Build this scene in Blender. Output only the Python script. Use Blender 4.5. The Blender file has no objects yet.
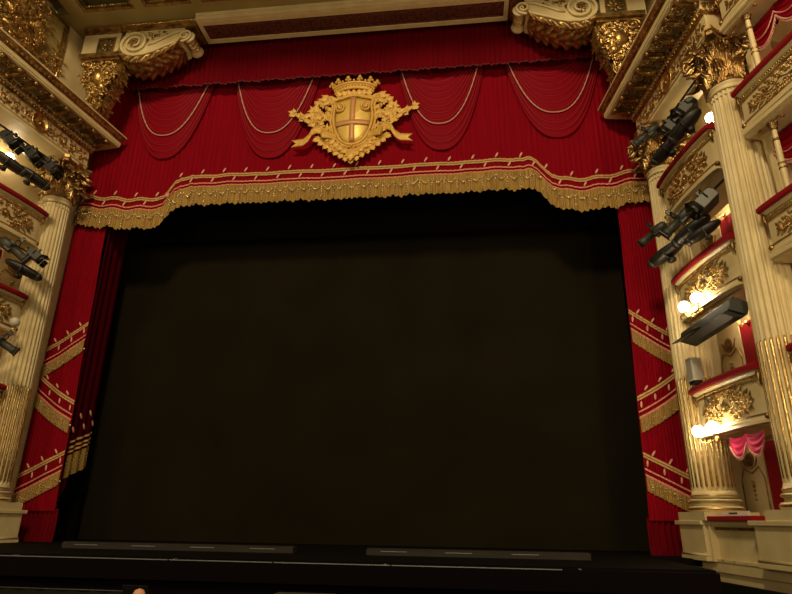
import bpy, math, random
from mathutils import Matrix, Vector
from math import pi, sin, cos, radians as RAD
random.seed(7)
S = bpy.context.scene
COL = S.collection
# ------------------------------------------------------------------ camera
cam = bpy.data.objects.new('camera', bpy.data.cameras.new('camera')); COL.objects.link(cam)
rt = Vector((0.9925, 0.1179, 0.0155)); dn = Vector((-0.0266, 0.3476, -0.9373))
rt.normalize(); dn = (dn - rt * dn.dot(rt)).normalized(); fw = rt.cross(dn)
cam.matrix_world = Matrix(((rt.x, -dn.x, -fw.x, 3.447), (rt.y, -dn.y, -fw.y, 0.0), (rt.z, -dn.z, -fw.z, 1.7), (0, 0, 0, 1)))
cam.data.sensor_width = 36; cam.data.lens = 600 / 792 * 36
cam.data.clip_start = 0.05; cam.data.clip_end = 200
S.camera = cam
# ------------------------------------------------------------------ view, world, lights
S.view_settings.view_transform = 'Standard'; S.view_settings.look = 'None'
S.view_settings.exposure = 0.0; S.view_settings.gamma = 1; S.view_settings.use_curve_mapping = False
W = bpy.data.worlds.new('hall_gloom'); S.world = W; W.use_nodes = True
W.node_tree.nodes['Background'].inputs[0].default_value = (1.0, 0.72, 0.38, 1)
W.node_tree.nodes['Background'].inputs[1].default_value = 0.032
def lamp(name, kind, loc, power, col=(1, .74, .42), size=1.0, aim=None):
    l = bpy.data.lights.new(name, kind); l.energy = power; l.color = col
    if kind == 'AREA': l.shape = 'DISK'; l.size = size
    else: l.shadow_soft_size = size
    o = bpy.data.objects.new(name, l); COL.objects.link(o); o.location = loc
    if aim is not None: o.rotation_euler = (Vector(aim) - Vector(loc)).to_track_quat('-Z', 'Y').to_euler()
    return o
WARM = (1, .775, .45)
lamp('hall_chandelier_light', 'POINT', (0, -5, 20.0), 10500, WARM, 1.5)
# the lamps along the tiers of boxes round the auditorium
for i, (x, y, z, p) in enumerate([(10.5, 4, 6.0, 300), (11, 0, 9.0, 260), (10, -6, 6, 330), (5, -12, 8, 500), (-5, -12, 8, 500),
                                  (-10, -6, 6, 330), (-11, 0, 9, 260), (-10.5, 4, 6.0, 200), (10.3, 7.0, 11.5, 170), (-10.3, 7.0, 11.5, 110),
                                  (0, -13, 5, 700), (9.6, 7.5, 3.6, 60), (-9.6, 7.5, 3.6, 40)]):
    lamp('tier_lamp_light', 'POINT', (x, y, z), p * 1.35, WARM, .35)

# ------------------------------------------------------------------ materials
def mat(name, col, rough=.5, metal=0, noise=None, bump=0, bscale=20, spec=.5, emit=None, sheen=0, detail=4):
    m = bpy.data.materials.new(name); m.use_nodes = True; nt = m.node_tree; b = nt.nodes['Principled BSDF']
    b.inputs['Base Color'].default_value = (*col, 1); b.inputs['Roughness'].default_value = rough
    b.inputs['Metallic'].default_value = metal; b.inputs['Specular IOR Level'].default_value = spec
    if sheen:
        b.inputs['Sheen Weight'].default_value = sheen; b.inputs['Sheen Tint'].default_value = (1, .35, .3, 1); b.inputs['Sheen Roughness'].default_value = .4
    if emit:
        b.inputs['Emission Color'].default_value = (*emit[0], 1); b.inputs['Emission Strength'].default_value = emit[1]
    if noise or bump:
        tc = nt.nodes.new('ShaderNodeTexCoord')
    if noise:
        col2, sc, lo, hi = noise[:4]
        mp = nt.nodes.new('ShaderNodeMapping'); mp.inputs['Scale'].default_value = noise[4] if len(noise) > 4 else (1, 1, 1)
        nz = nt.nodes.new('ShaderNodeTexNoise'); nz.inputs['Scale'].default_value = sc; nz.inputs['Detail'].default_value = detail
        rp = nt.nodes.new('ShaderNodeValToRGB'); rp.color_ramp.elements[0].position = lo; rp.color_ramp.elements[1].position = hi
        rp.color_ramp.elements[0].color = (*col2, 1); rp.color_ramp.elements[1].color = (*col, 1)
        nt.links.new(tc.outputs['Object'], mp.inputs[0]); nt.links.new(mp.outputs[0], nz.inputs['Vector'])
        nt.links.new(nz.outputs['Fac'], rp.inputs[0]); nt.links.new(rp.outputs[0], b.inputs['Base Color'])
    if bump:
        n2 = nt.nodes.new('ShaderNodeTexNoise'); n2.inputs['Scale'].default_value = bscale; n2.inputs['Detail'].default_value = 5
        bp = nt.nodes.new('ShaderNodeBump'); bp.inputs['Strength'].default_value = bump; bp.inputs['Distance'].default_value = .02
        nt.links.new(tc.outputs['Object'], n2.inputs['Vector']); nt.links.new(n2.outputs['Fac'], bp.inputs['Height'])
        nt.links.new(bp.outputs[0], b.inputs['Normal'])
    return m
CREAM = mat('aged_cream_paint', (.74, .62, .35), .42, noise=((.60, .48, .24), 1.6, .3, .75), bump=.05, bscale=9)
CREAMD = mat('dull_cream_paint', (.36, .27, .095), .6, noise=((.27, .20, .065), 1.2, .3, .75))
OLIVE = mat('olive_coffer_paint', (.10, .085, .02), .7, noise=((.06, .05, .012), 2.0, .3, .7))
GOLD = mat('gilding', (.78, .53, .20), .33, .9, noise=((.38, .23, .075), 6, .35, .65), bump=.35, bscale=30)
DGOLD = mat('dark_aged_gilding', (.52, .34, .12), .36, .85, noise=((.19, .105, .035), 5, .35, .65), bump=.4, bscale=34)
CAPGOLD = mat('capital_gilding', (.58, .38, .15), .34, .88, noise=((.22, .125, .045), 5, .35, .65), bump=.25, bscale=40)
BRIGHTGOLD = mat('bright_gilding', (.95, .68, .28), .26, .9, noise=((.55, .33, .1), 12, .3, .6), bump=.3, bscale=40)
CRESTGOLD = mat('painted_crest_gold', (.80, .50, .12), .5, .2, noise=((.60, .34, .07), 9, .3, .7), bump=.4, bscale=30)
SHIELD = mat('shield_yellow_gold', (.80, .55, .13), .42, .25)
COPPER = mat('rose_copper_cross', (.64, .32, .13), .5, .2)
RED = mat('crimson_curtain_cloth', (.27, .0018, .011), .8, noise=((.17, .0012, .007), 3.0, .3, .7, (14, 14, .25)), spec=.06)  # vertical colour streaks stand in for the shading of fine pleats
REDV = mat('crimson_velvet', (.26, .006, .012), .8, sheen=.15, spec=.15)
REDB = mat('crimson_border_shade_and_dark_skirt', (.15, .0012, .006), .8, noise=((.11, .0009, .005), 3.0, .3, .7, (14, 14, .25)), spec=.06)  # darkened to hold the border's shade under the beam; skirt cloth itself darker
SWAG = mat('crimson_swag_silk', (.23, .0018, .010), .65, spec=.08)
PINKSILK = mat('rose_silk_swag', (.55, .03, .12), .6, spec=.2)
CORD = mat('pale_rose_cord', (.62, .30, .24), .6)
BRAID = mat('gold_braid', (.60, .36, .13), .6, bump=.5, bscale=60)
PINK = mat('rose_braid', (.72, .25, .17), .6)
LEAFP = mat('pale_leaf_embroidery', (.78, .36, .26), .6)
FRINGE = mat('bullion_fringe', (.42, .265, .075), .7, noise=((.20, .115, .03), 4, .3, .62, (11, 11, .3)), spec=.1)
BEAD = mat('metallic_bead_thread', (.95, .78, .48), .25, .7)
BLACK = mat('black_stage_cloth', (.0035, .003, .003), .95, spec=.05)
BACK = mat('brown_black_backdrop', (.015, .012, .0055), .95, noise=((.011, .0085, .0045), .5, .3, .7), spec=.05)
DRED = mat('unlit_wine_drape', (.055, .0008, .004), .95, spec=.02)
STAGE = mat('black_stage_boards', (.0035, .0025, .002), .85, noise=((.002, .0015, .0015), 3, .3, .7, (1, 6, 1)), spec=.08)
TROUGH = mat('scuffed_brown_metal', (.022, .016, .010), .7, noise=((.012, .009, .006), 5, .3, .7, (.4, 3, 3)))
STEEL = mat('worn_steel_edging', (.24, .25, .25), .5, .6)
PITW = mat('pit_wall_black_paint', (.004, .0018, .0025), .9, spec=.06)
PITG = mat('dark_green_cloth', (.012, .012, .006), .95, spec=.03)
LGREY = mat('lantern_grey_green_enamel', (.030, .032, .024), .5, bump=.1)
LBLK = mat('black_lantern_enamel', (.008, .008, .007), .42)
SILV = mat('bare_aluminium', (.085, .085, .075), .45, .4)
GLASS = mat('dark_lens_glass', (.02, .025, .03), .08, spec=.8)
BRASS = mat('brass', (.8, .55, .22), .3, 1)
GLOBE = mat('lit_globe_glass', (1, .95, .8), .3, emit=((1, .80, .50), 34))
GLOBED = mat('dim_globe_glass', (.62, .58, .46), .3)
SIGN = mat('white_card', (.75, .72, .62), .6)
INK = mat('dark_print', (.03, .02, .02), .7)
GREYP = mat('pale_grey_casing', (.48, .46, .38), .5)
DARKF = mat('dark_hall_floor', (.012, .009, .008), .8)
SKIN = mat('skin', (.60, .30, .17), .6); SHIRT = mat('dark_jacket', (.02, .02, .025), .9)

# ------------------------------------------------------------------ mesh builder
I4 = Matrix.Identity(4)
class MB:
    def __init__(s, mir=False): s.v = []; s.f = []; s.s = []; s.m = I4.copy(); s.mir = mir
    def add(s, vs, fs, sm=False, m=None):
        n = len(s.v); M = s.m @ m if m is not None else s.m
        s.v += [M @ Vector(p) for p in vs]; s.f += [tuple(i + n for i in f) for f in fs]; s.s += [sm] * len(fs); return s
    def box(s, x0, x1, y0, y1, z0, z1, m=None):
        return s.add([(x0, y0, z0), (x1, y0, z0), (x1, y1, z0), (x0, y1, z0), (x0, y0, z1), (x1, y0, z1), (x1, y1, z1), (x0, y1, z1)],
                     [(0, 3, 2, 1), (4, 5, 6, 7), (0, 1, 5, 4), (1, 2, 6, 5), (2, 3, 7, 6), (3, 0, 4, 7)], False, m)
    def prism(s, poly, y0, y1, m=None, sm=False):           # polygon in x,z extruded along y
        n = len(poly); vs = [(x, y0, z) for x, z in poly] + [(x, y1, z) for x, z in poly]
        fs = [tuple(range(n)), tuple(range(2 * n - 1, n - 1, -1))] + [(i, n + i, n + (i + 1) % n, (i + 1) % n) for i in range(n)]
        return s.add(vs, fs, sm, m)
    def extr(s, prof, x0, x1, m=None, sm=False):            # profile in y,z extruded along x
        n = len(prof); vs = [(x0, y, z) for y, z in prof] + [(x1, y, z) for y, z in prof]
        fs = [tuple(range(n - 1, -1, -1)), tuple(range(n, 2 * n))] + [(i, (i + 1) % n, n + (i + 1) % n, n + i) for i in range(n)]
        return s.add(vs, fs, sm, m)
    def lathe(s, prof, seg=24, m=None, sm=True, caps=True):
        vs = []; fs = []; k = len(prof)
        for r, z in prof:
            for j in range(seg):
                a = 2 * pi * j / seg; vs.append((r * cos(a), r * sin(a), z))
        for i in range(k - 1):
            for j in range(seg):
                a = i * seg + j; b = i * seg + (j + 1) % seg; fs.append((a, b, b + seg, a + seg))
        if caps: fs += [tuple(range(seg - 1, -1, -1)), tuple(range((k - 1) * seg, k * seg))]
        return s.add(vs, fs, sm, m)
    def ball(s, c, r, seg=10, rings=6, sc=(1, 1, 1), m=None):
        T = Matrix.Translation(c) @ Matrix.Diagonal((*sc, 1)); pr = [(max(1e-4, r * sin(pi * i / rings)), -r * cos(pi * i / rings)) for i in range(rings + 1)]
        return s.lathe(pr, seg, (m @ T) if m is not None else T, True, False)
    def tube(s, pts, r, seg=8, closed=False, flat=1.0, m=None, caps=True):
        pts = [Vector(p) for p in pts]; n = len(pts); vs = []; fs = []
        rr = r if isinstance(r, (list, tuple)) else [r] * n
        for i, p in enumerate(pts):
            t = (pts[(i + 1) % n] - pts[i - 1]) if closed else (pts[min(i + 1, n - 1)] - pts[max(i - 1, 0)])
            t = t.normalized() if t.length > 1e-9 else Vector((1, 0, 0))
            up = Vector((0, 1, 0)) if abs(t.y) < .9 else Vector((0, 0, 1))
            a = t.cross(up).normalized(); b = a.cross(t).normalized()
            for j in range(seg):
                q = 2 * pi * j / seg; vs.append(p + a * cos(q) * rr[i] + b * sin(q) * rr[i] * flat)
        for i in range(n if closed else n - 1):
            for j in range(seg):
                a = i * seg + j; b = i * seg + (j + 1) % seg; c = ((i + 1) % n) * seg + (j + 1) % seg; d = ((i + 1) % n) * seg + j
                fs.append((a, d, c, b))
        if not closed and caps: fs += [tuple(range(seg)), tuple(range(n * seg - 1, (n - 1) * seg - 1, -1))]
        return s.add(vs, fs, True, m)
    def grid(s, fn, nu, nv, m=None, sm=True):
        vs = [fn(i / nu, j / nv) for j in range(nv + 1) for i in range(nu + 1)]; w = nu + 1
        return s.add(vs, [(j * w + i, j * w + i + 1, (j + 1) * w + i + 1, (j + 1) * w + i) for j in range(nv) for i in range(nu)], sm, m)
    def build(s, name, ma, parent=None, bevel=0, solid=0):
        me = bpy.data.meshes.new(name)
        vs = [(-p.x, p.y, p.z) for p in s.v] if s.mir else [tuple(p) for p in s.v]
        fs = [tuple(reversed(f)) for f in s.f] if s.mir else s.f
        me.from_pydata(vs, [], fs); me.polygons.foreach_set('use_smooth', s.s); me.update()
        me.materials.append(ma)
        o = bpy.data.objects.new(name, me); COL.objects.link(o)
        if parent: o.parent = parent
        if solid: md = o.modifiers.new('solid', 'SOLIDIFY'); md.thickness = solid
        if bevel: md = o.modifiers.new('bevel', 'BEVEL'); md.width = bevel; md.segments = 2; md.limit_method = 'ANGLE'
        return o
def thing(name, label, cat, loc=(0, 0, 0), rz=0, group=None):
    o = bpy.data.objects.new(name, None); COL.objects.link(o); o.location = loc; o.rotation_euler = (0, 0, rz)
    o.empty_display_size = .2; return tag(o, label, cat, group)
def tag(o, label, cat, group=None):
    o['label'] = label; o['category'] = cat
    if group: o['group'] = group
    return o
def struct(o, label=None):
    o['kind'] = 'structure'
    if label: o['label'] = label
    return o
def T(x=0, y=0, z=0): return Matrix.Translation((x, y, z))
def RX(a): return Matrix.Rotation(a, 4, 'X')
def RY(a): return Matrix.Rotation(a, 4, 'Y')
def RZ(a): return Matrix.Rotation(a, 4, 'Z')
def SC(a, b, c): return Matrix.Diagonal((a, b, c, 1))
LR = {1: 'right', -1: 'left'}

# ---- ornament in the x,z plane, relief towards -y
def spiral(mb, cx, cz, r0, turns, d=1, a0=0, th=.03, r1=.12, w=0.0, flat=1.0):
    n = int(16 * turns); pts = []; rs = []
    for i in range(n + 1):
        t = i / n; r = r0 * (1 - t) ** 1.0 + r0 * r1 * t; a = a0 + d * 2 * pi * turns * t
        pts.append((cx + r * cos(a), -w - th * .5 - .012 * t, cz + r * sin(a))); rs.append(th * (1 - .45 * t))
    mb.tube(pts, rs, 6, flat=flat); mb.ball((cx, -w - th, cz), max(th * 1.6, r0 * .2), 8, 5, (1, .7, 1))
def leaf(mb, cx, cz, ang, L, Wd, w=0.0, lift=.35, lobes=3, m=None):
    """acanthus leaf lying in the x,z plane from (cx,cz) along ang, tip curling out"""
    def fn(u, v):
        s = (u - .5) * 2; t = v
        wd = Wd * .5 * (sin(pi * min(1, t ** .75)) ** .7) * (1 + .25 * sin(t * lobes * 2 * pi - .5)) * (1 - t * .25)
        x = s * wd; y = -w - .008 - L * lift * t * t * .45 - Wd * .24 * (1 - s * s) * sin(pi * (.12 + .8 * t)) + Wd * .07 * cos(s * 9)
        z = L * t * (1 - .08 * s * s)
        return (x, y, z)
    M = T(cx, 0, cz) @ RY(pi / 2 - ang)
    mb.grid(fn, 6, 9, M if m is None else m @ M)
def rosette(mb, cx, cz, r, n=8, w=0.0):
    for k in range(n): leaf(mb, cx, cz, 2 * pi * k / n, r, r * .75, w, .15, 2)
    mb.ball((cx, -w - r * .2, cz), r * .28, 8, 5, (1, .8, 1))
def rinceau(mb, x0, x1, zc, h, n, w=0.0, centre=True, th=None):
    """scrolling acanthus: n scrolls each side of a central rosette"""
    xc = (x0 + x1) / 2; half = (x1 - x0) / 2; th = th or h * .055
    if centre: rosette(mb, xc, zc, h * .46, 8, w); st = h * .5
    else: st = 0
    uw = (half - st) / n
    for sd in (1, -1):
        for k in range(n):
            cx = xc + sd * (st + uw * (k + .5)); up = 1 if k % 2 == 0 else -1; r = min(uw * .52, h * .42)
            spiral(mb, cx, zc + up * h * .03, r, 1.6, sd * up, (pi if sd > 0 else 0) , th, .15, w)
            for q in range(6):
                a = (pi if sd > 0 else 0) + sd * up * (q * .9 + .3)
                leaf(mb, cx + r * .95 * cos(a), zc + r * .95 * sin(a), a + sd * up * .7, h * .3, h * .18, w, .2, 2)
            rosette(mb, cx, zc + up * h * .03, r * .42, 6, w + .01)
        leaf(mb, xc + sd * (half - h * .12), zc, 0 if sd > 0 else pi, h * .38, h * .3, w, .2, 3)
def curlwork(mb, x0, x1, zc, h, seed=6, w=0.0):
    """dense fine scrollwork tapering to both ends, symmetrical about its middle"""
    rr = random.Random(seed); xc = (x0 + x1) / 2; hw = (x1 - x0) / 2
    rosette(mb, xc, zc, h * .20, 8, w)
    spiral(mb, xc - h * .0, zc + h * .34, h * .11, 1.3, 1, -pi / 2, h * .026, .2, w)
    for sd in (1, -1):
        for k in range(int(hw / h * 5) + 3):
            f = (k + .6) / (int(hw / h * 5) + 3.5); x = xc + sd * (h * .22 + (hw - h * .25) * f); env = h * .46 * (1 - f ** 1.6) + h * .05
            for zz in (-1, 1):
                z = zc + zz * env * (.42 + .3 * ((k + (zz > 0)) % 2)); r = h * (.13 - .045 * f)
                spiral(mb, x, z, r, 1.35, sd * zz, (pi if sd > 0 else 0) + zz * .5, h * .024, .18, w)
                leaf(mb, x + sd * r * .8, z + zz * r * .5, (0 if sd > 0 else pi) + sd * zz * .9, h * .17, h * .10, w, .2, 2)
                leaf(mb, x - sd * r * .7, z - zz * r * .6, rr.uniform(0, 2 * pi), h * .12, h * .08, w, .2, 1)
        mb.tube([(xc + sd * hw * q / 10, -w - .006, zc + h * .09 * sin(q * 1.9)) for q in range(11)], h * .02, 5)
        leaf(mb, xc + sd * hw * .9, zc, 0 if sd > 0 else pi, h * .25, h * .2, w, .2, 2)
def foliage_mass(mb, x0, x1, z0, z1, n, size, depth=.18, inside=None, rnd=None):
    rnd = rnd or random.Random(3); k = 0
    while k < n:
        x = rnd.uniform(x0, x1); z = rnd.uniform(z0, z1)
        if inside and not inside(x, z): continue
        k += 1; a = rnd.uniform(0, 2 * pi); L = size * rnd.uniform(.6, 1.3); w = rnd.uniform(0, depth)
        q = rnd.random()
        if q < .62: leaf(mb, x, z, a, L, L * .6, w, rnd.uniform(.2, .6), 3)
        elif q < .82: spiral(mb, x, z, L * .32, 1.4, rnd.choice((1, -1)), a, L * .09, .15, w)
        else: mb.ball((x, -w - L * .1, z), L * .22, 8, 6, (1, .9, 1))

# ================================================================== SETTING
WX, WY = .139, .990     # side walls splay: moving towards the hall, |x| grows by WX per WY
def wallpt(s, u, w=0, base=None, y0=15.0):
    """world x,y of a point u metres towards the hall from the inner column axis, w metres inwards"""
    base = base or (8.89 if s > 0 else 9.02)
    return (s * (base + WX * u - WY * w), y0 - WY * u - WX * w)
def wrot(s): return s * RAD(-82)

fl = MB(); fl.box(-14, 14, -14, 11.4, -.12, 0); struct(fl.build('floor', DARKF))
sf = MB(); sf.box(-13, 13, 15.1, 22, .85, 1.0); sf.box(-9.0, 7.42, 11.4, 15.1, .85, 1.0); struct(sf.build('floor_stage', STAGE), 'black boarded stage floor')
# proscenium wall piers behind the columns, and the wall above the opening
for s in (1, -1):
    m = MB(s < 0); e_ = 9.03 if s > 0 else 9.15; m.box(e_, 12.5, 15.55, 16.6, 1.0, 12.0); m.box(e_, 12.5, 16.06, 16.6, 12.0, 16.9)
    struct(m.build('wall_proscenium_' + LR[s], CREAM))
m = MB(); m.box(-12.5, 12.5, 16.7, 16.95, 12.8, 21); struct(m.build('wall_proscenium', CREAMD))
# side walls behind the proscenium boxes and above the entablature
for s in (1, -1):
    x, y = wallpt(s, 0)
    m = MB(s < 0); m.box(-.7, 4.0 if s > 0 else 7.0, 1.15, 1.4, 0, 13.2)
    o = struct(m.build('wall_' + LR[s], CREAM)); o.location = (x, y, 0); o.rotation_euler = (0, 0, wrot(s))
    m = MB(s < 0); m.box(-.6, .9, .28, 1.2, 13.52, 16.96); m.box(.9, 4.2, .32, 1.2, 13.52, 16.96)
    o = struct(m.build('wall_attic_' + LR[s], CREAM)); o.location = (x, y, 0); o.rotation_euler = (0, 0, wrot(s))
    # plinth course below the boxes
    m = MB(s < 0); m.box(-.45, 8.0, -.42, 1.1, .78, .98); m.box(-.45, 8.0, -.36, 1.1, .0, .78)
    o = struct(m.build('baseboard_' + LR[s], CREAM, bevel=.01)); o.location = (x, y, 0); o.rotation_euler = (0, 0, wrot(s))
    m = MB(s < 0); m.box(-.40, 8.0, -.47, -.36, -.1, .60)
    o = struct(m.build('trim_' + LR[s], PITG)); o.location = (x, y, 0); o.rotation_euler = (0, 0, wrot(s))
# stage house
m = MB(); m.box(-13, 13, 21.5, 21.8, .9, 20); struct(m.build('wall_back', BLACK))
for s in (1, -1):
    m = MB(s < 0); m.box(12.6, 12.9, 16.7, 21.5, .9, 20); struct(m.build('wall_stage_' + LR[s], BLACK))
m = MB(); m.box(-13, 13, 16.7, 21.8, 20, 20.2); struct(m.build('ceiling_stage', BLACK))

# ceiling: coffered soffit over the proscenium
m = MB(); ZC = 16.98
xs = [-9.15, -8.62, -6.86, -6.52, -4.96, -4.62, -3.0, -2.66, -1.0]; xs = xs + [-x for x in reversed(xs)]
ys = [15.2, 13.75, 12.55, 12.2, 11.0, 10.65]
m.box(-9.6, 9.6, 13.75, 15.2, ZC, ZC + .3)
for k in range(1, len(ys) - 1, 2): m.box(-9.6, 9.6, ys[k + 2] if k + 2 < len(ys) else 10.0, ys[k + 1], ZC, ZC + .3)
for k in range(0, len(xs), 2): m.box(xs[k], xs[k + 1], 10.0, 13.75, ZC, ZC + .298)
m.box(-9.9, 9.9, 9.9, 15.2, ZC + .5, ZC + .6)
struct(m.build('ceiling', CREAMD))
for r in range(2):
    y1, y0 = (13.75, 12.55) if r == 0 else (12.2, 11.0)
    for k in range(1, len(xs) - 1, 2):
        x0, x1 = xs[k], xs[k + 1]
        t = thing('ceiling_coffer', 'sunken olive ceiling coffer with gilt beaded edge above the proscenium', 'ceiling coffer', ((x0 + x1) / 2, (y0 + y1) / 2, ZC), 0, 'coffers of the proscenium ceiling')
        hx, hy = (x1 - x0) / 2, (y1 - y0) / 2
        p = MB(); p.box(-hx, hx, -hy, hy, .30, .36); p.build('coffer_panel', OLIVE, t)
        p = MB()
        for a, b, c, d in ((-hx, hx, hy - .1, hy), (-hx, hx, -hy, -hy + .1), (-hx, -hx + .1, -hy + .1, hy - .1), (hx - .1, hx, -hy + .1, hy - .1)): p.box(a, b, c, d, .02, .14)
        p.build('gilt_moulding', DGOLD, t, bevel=.02)
        p = MB()
        n = int(2 * hx / .09)
        for i in range(n): p.ball((-hx + .09 * (i + .5), hy - .14, .12), .038, 6, 4)
        p.build('beading', GOLD, t)
        p = MB(); rosette(p, 0, 0, .32, 8); o = p.build('rosette', DGOLD, t); o.rotation_euler = (RAD(-90), 0, 0); o.location = (0, 0, .29); o.rotation_euler = (RAD(90), 0, 0)

# ================================================================== BEAM (lintel) with sunken red-brown panel
t = thing('proscenium_lintel', 'long cream lintel with a sunken dark red-brown panel above the red curtain', 'beam', (0, 15.2, 16.73))
p = MB(); p.box(-5.0, 5.0, -.95, 0.0, .06, .245)
for a, b, c, d in ((-5, 5, -.16, 0), (-5, 5, -.95, -.78), (-5, -4.86, -.78, -.16), (4.86, 5, -.78, -.16)): p.box(a, b, c, d, 0, .06)
p.build('frame', CREAM, t)
DRP = mat('red_brown_fret_panel', (.16, .032, .014), .6, noise=((.045, .012, .008), 9, .42, .55, (1, 2, 1)))
p = MB(); p.box(-4.86, 4.86, -.78, -.16, .035, .055); p.build('sunken_panel', DRP, t)
p = MB()
for i in range(118):
    x = -4.8 + i * .0815; sg = 1 if i % 2 else -1
    p.tube([(x, -.70, .03), (x + .05, -.6, .02), (x + .07 * sg, -.47, .015), (x + .05, -.34, .02), (x, -.24, .03)], .010, 4)
p.build('fret_relief', mat('dull_bronze_fret', (.14, .05, .02), .6), t)
p = MB(); p.box(-5.02, 5.02, -1.04, -.95, .02, .245); p.box(-5.0, 5.0, -1.10, -1.04, .14, .245); p.build('crown_moulding', CREAM, t, bevel=.01)

# ================================================================== CURTAINS
def pleat(x, amp=.011, per=.155): return amp * sin(2 * pi * x / per + .8 * sin(x * 1.7)) + min(amp, .012) * 1.3 * sin(2 * pi * x / .93 + 1.1 * sin(x * .6))
BX = [(-9.3, 10.52), (-9.0, 10.46), (-8.2, 10.32), (-7.3, 10.24), (-6.7, 10.22), (-6.12, 10.25), (-5.95, 10.50), (-5.82, 10.76), (-5.62, 10.92), (-5.3, 10.97), (0, 10.95),
      (5.2, 11.0), (5.45, 11.01), (5.65, 10.88), (5.85, 10.66), (6.1, 10.38), (6.33, 10.22), (7.1, 10.2), (8.0, 10.30), (8.9, 10.44), (9.3, 10.5)]
def zb(x):
    for (a, za), (b, z2) in zip(BX, BX[1:]):
        if a <= x <= b: return za + (z2 - za) * (x - a) / (b - a)
    return 10.62
def wob(x): return .010 * sin(x * 7.3) + .012 * sin(x * 3.1 + 1) + (0.035 * sin(x * 7) if abs(x) > 5.2 else 0)
PY = 16.0
t = thing('stage_pelmet', 'wide crimson pelmet curtain with swags, gold braid and deep gold fringe over the stage opening', 'curtain', (0, PY, 11.0))
p = MB(); XL = 9.0
def pf(u, v):
    x = -XL + 2 * XL * u; z0 = zb(x) - 11 + .55 + wob(x); return (x, pleat(x) * (1.0 - .2 * v), z0 + (5.5 - z0) * v)
p.grid(pf, 900, 14); p.build('crimson_cloth', RED, t)
def band(mb, o0, o1, off, n=700, x0=-9.0, x1=9.0):
    mb.grid(lambda u, v: (x0 + (x1 - x0) * u, pleat(x0 + (x1 - x0) * u, .008) - off, zb(x0 + (x1 - x0) * u) - 11 + wob(x0 + (x1 - x0) * u) + o0 + (o1 - o0) * v), n, 2)
for a_, b_, nm_, mm_ in ((.995, 1.045, 'gold_braid', BRAID), (1.065, 1.115, 'gold_braid', BRAID), (.78, .825, 'rose_braid', PINK), (.655, .705, 'rose_braid', PINK)):
    p = MB(); band(p, a_, b_, .035); p.build(nm_, mm_, t, solid=.015)
def copies(parent, src, places):
    for i, (lc, ry) in enumerate(places):
        o = src if i == 0 else src.copy()
        if i: COL.objects.link(o)
        o.parent = parent; o.location = lc; o.rotation_euler = (0, ry, 0)
p = MB(); p.ball((0, 0, 0), .092, 8, 6, (.36, .2, 1.0)); lf0 = p.build('leaf_embroidery', LEAFP, t); k = 0; x = -8.9; pl_ = []
while x < 8.9:
    pl_.append(((x, pleat(x, .008) - .05, zb(x) - 11 + wob(x) + (1.225 if k % 2 else .91)), RAD(28))); x += .362; k += 1
copies(t, lf0, pl_)
p = MB()
def ff(u, v):
    x = -XL + 2 * XL * u; z = zb(x) - 11 + wob(x)
    return (x, pleat(x, .008) - .06 - .012 * sin(x * 90) - .03 * sin(x * 11) * (1 - v), z + .66 * v - .025 * (1 - v) * sin(x * 37) - .02 * (1 - v) * sin(x * 13))
p.grid(ff, 1500, 4); p.build('bullion_fringe', FRINGE, t)
p = MB()
for q in range(5): p.ball((.012 * (q % 2), 0, .08 + q * .09), .026, 6, 4)
for sx in (-1, 1):
    for q in range(3): p.ball((sx * (.05 + .042 * q), 0, .48 - .055 * q), .022, 6, 4)
p.ball((.20, 0, .34), .036, 6, 4); p.ball((.165, 0, .36), .018, 5, 4); p.ball((.235, 0, .36), .018, 5, 4)
x = -8.9; pl_ = []
while x < 8.85: pl_.append(((x, pleat(x, .008) - .115, zb(x) - 11 + wob(x)), 0)); x += .38
copies(t, p.build('bead_tassel', BEAD, t), pl_)
# swags
def make_swag(xa, xb, zb_, flip):
    sg = MB(); cx = (xa + xb) / 2; hw = (xb - xa) / 2; top = 15.95 - 11; D = 15.95 - zb_; NF = 11
    def P(u, v, lift=0):
        s = u * 2 - 1                                   # -1..1 along the fold
        if flip: s = -s
        # folds start bunched on one side, spread on the other
        xl = -hw * (1.0 - .22 * (1 - v)); xr = hw * (1.0 - .42 * (1 - v))
        x = xl + (xr - xl) * (s + 1) / 2
        dep = D * (.18 + .82 * v); sh = 1 - abs(s) ** 2.4
        z = top - dep * sh
        rid = abs(cos(pi * NF * v)) ** 5.0
        y = -.06 - .13 * sin(pi * v) ** .7 * (.35 + .65 * sh) - .030 * rid - lift
        if flip: x = -x
        return (cx + x, y, z)
    sg.grid(lambda u, v: P(u, v), 40, 90)
    o = sg.build('swag', SWAG, t)
    c = MB(); c.tube([P(i / 60, .69, .05 + .006 * (i % 2)) for i in range(61)], [.017 + .008 * (i % 2) for i in range(61)], 6); c.build('cord', CORD, o)
    c = MB()
    for q in range(1, NF):
        if abs(q / NF - .69) < .05: continue
        c.tube([P(i / 50, q / NF, .006) for i in range(51)], .0065, 4)
    c.build('ridge_highlight', mat('rose_ridge_highlight', (.36, .03, .04), .6), o)  # pale lines along the fold ridges, painted in for the light they catch
for xa, xb, zz, fl_ in ((-7.85, -4.85, 12.75, False), (-4.25, -1.15, 12.55, False), (1.35, 4.3, 12.5, False), (4.8, 7.95, 12.72, False)): make_swag(xa, xb, zz, fl_)
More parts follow.
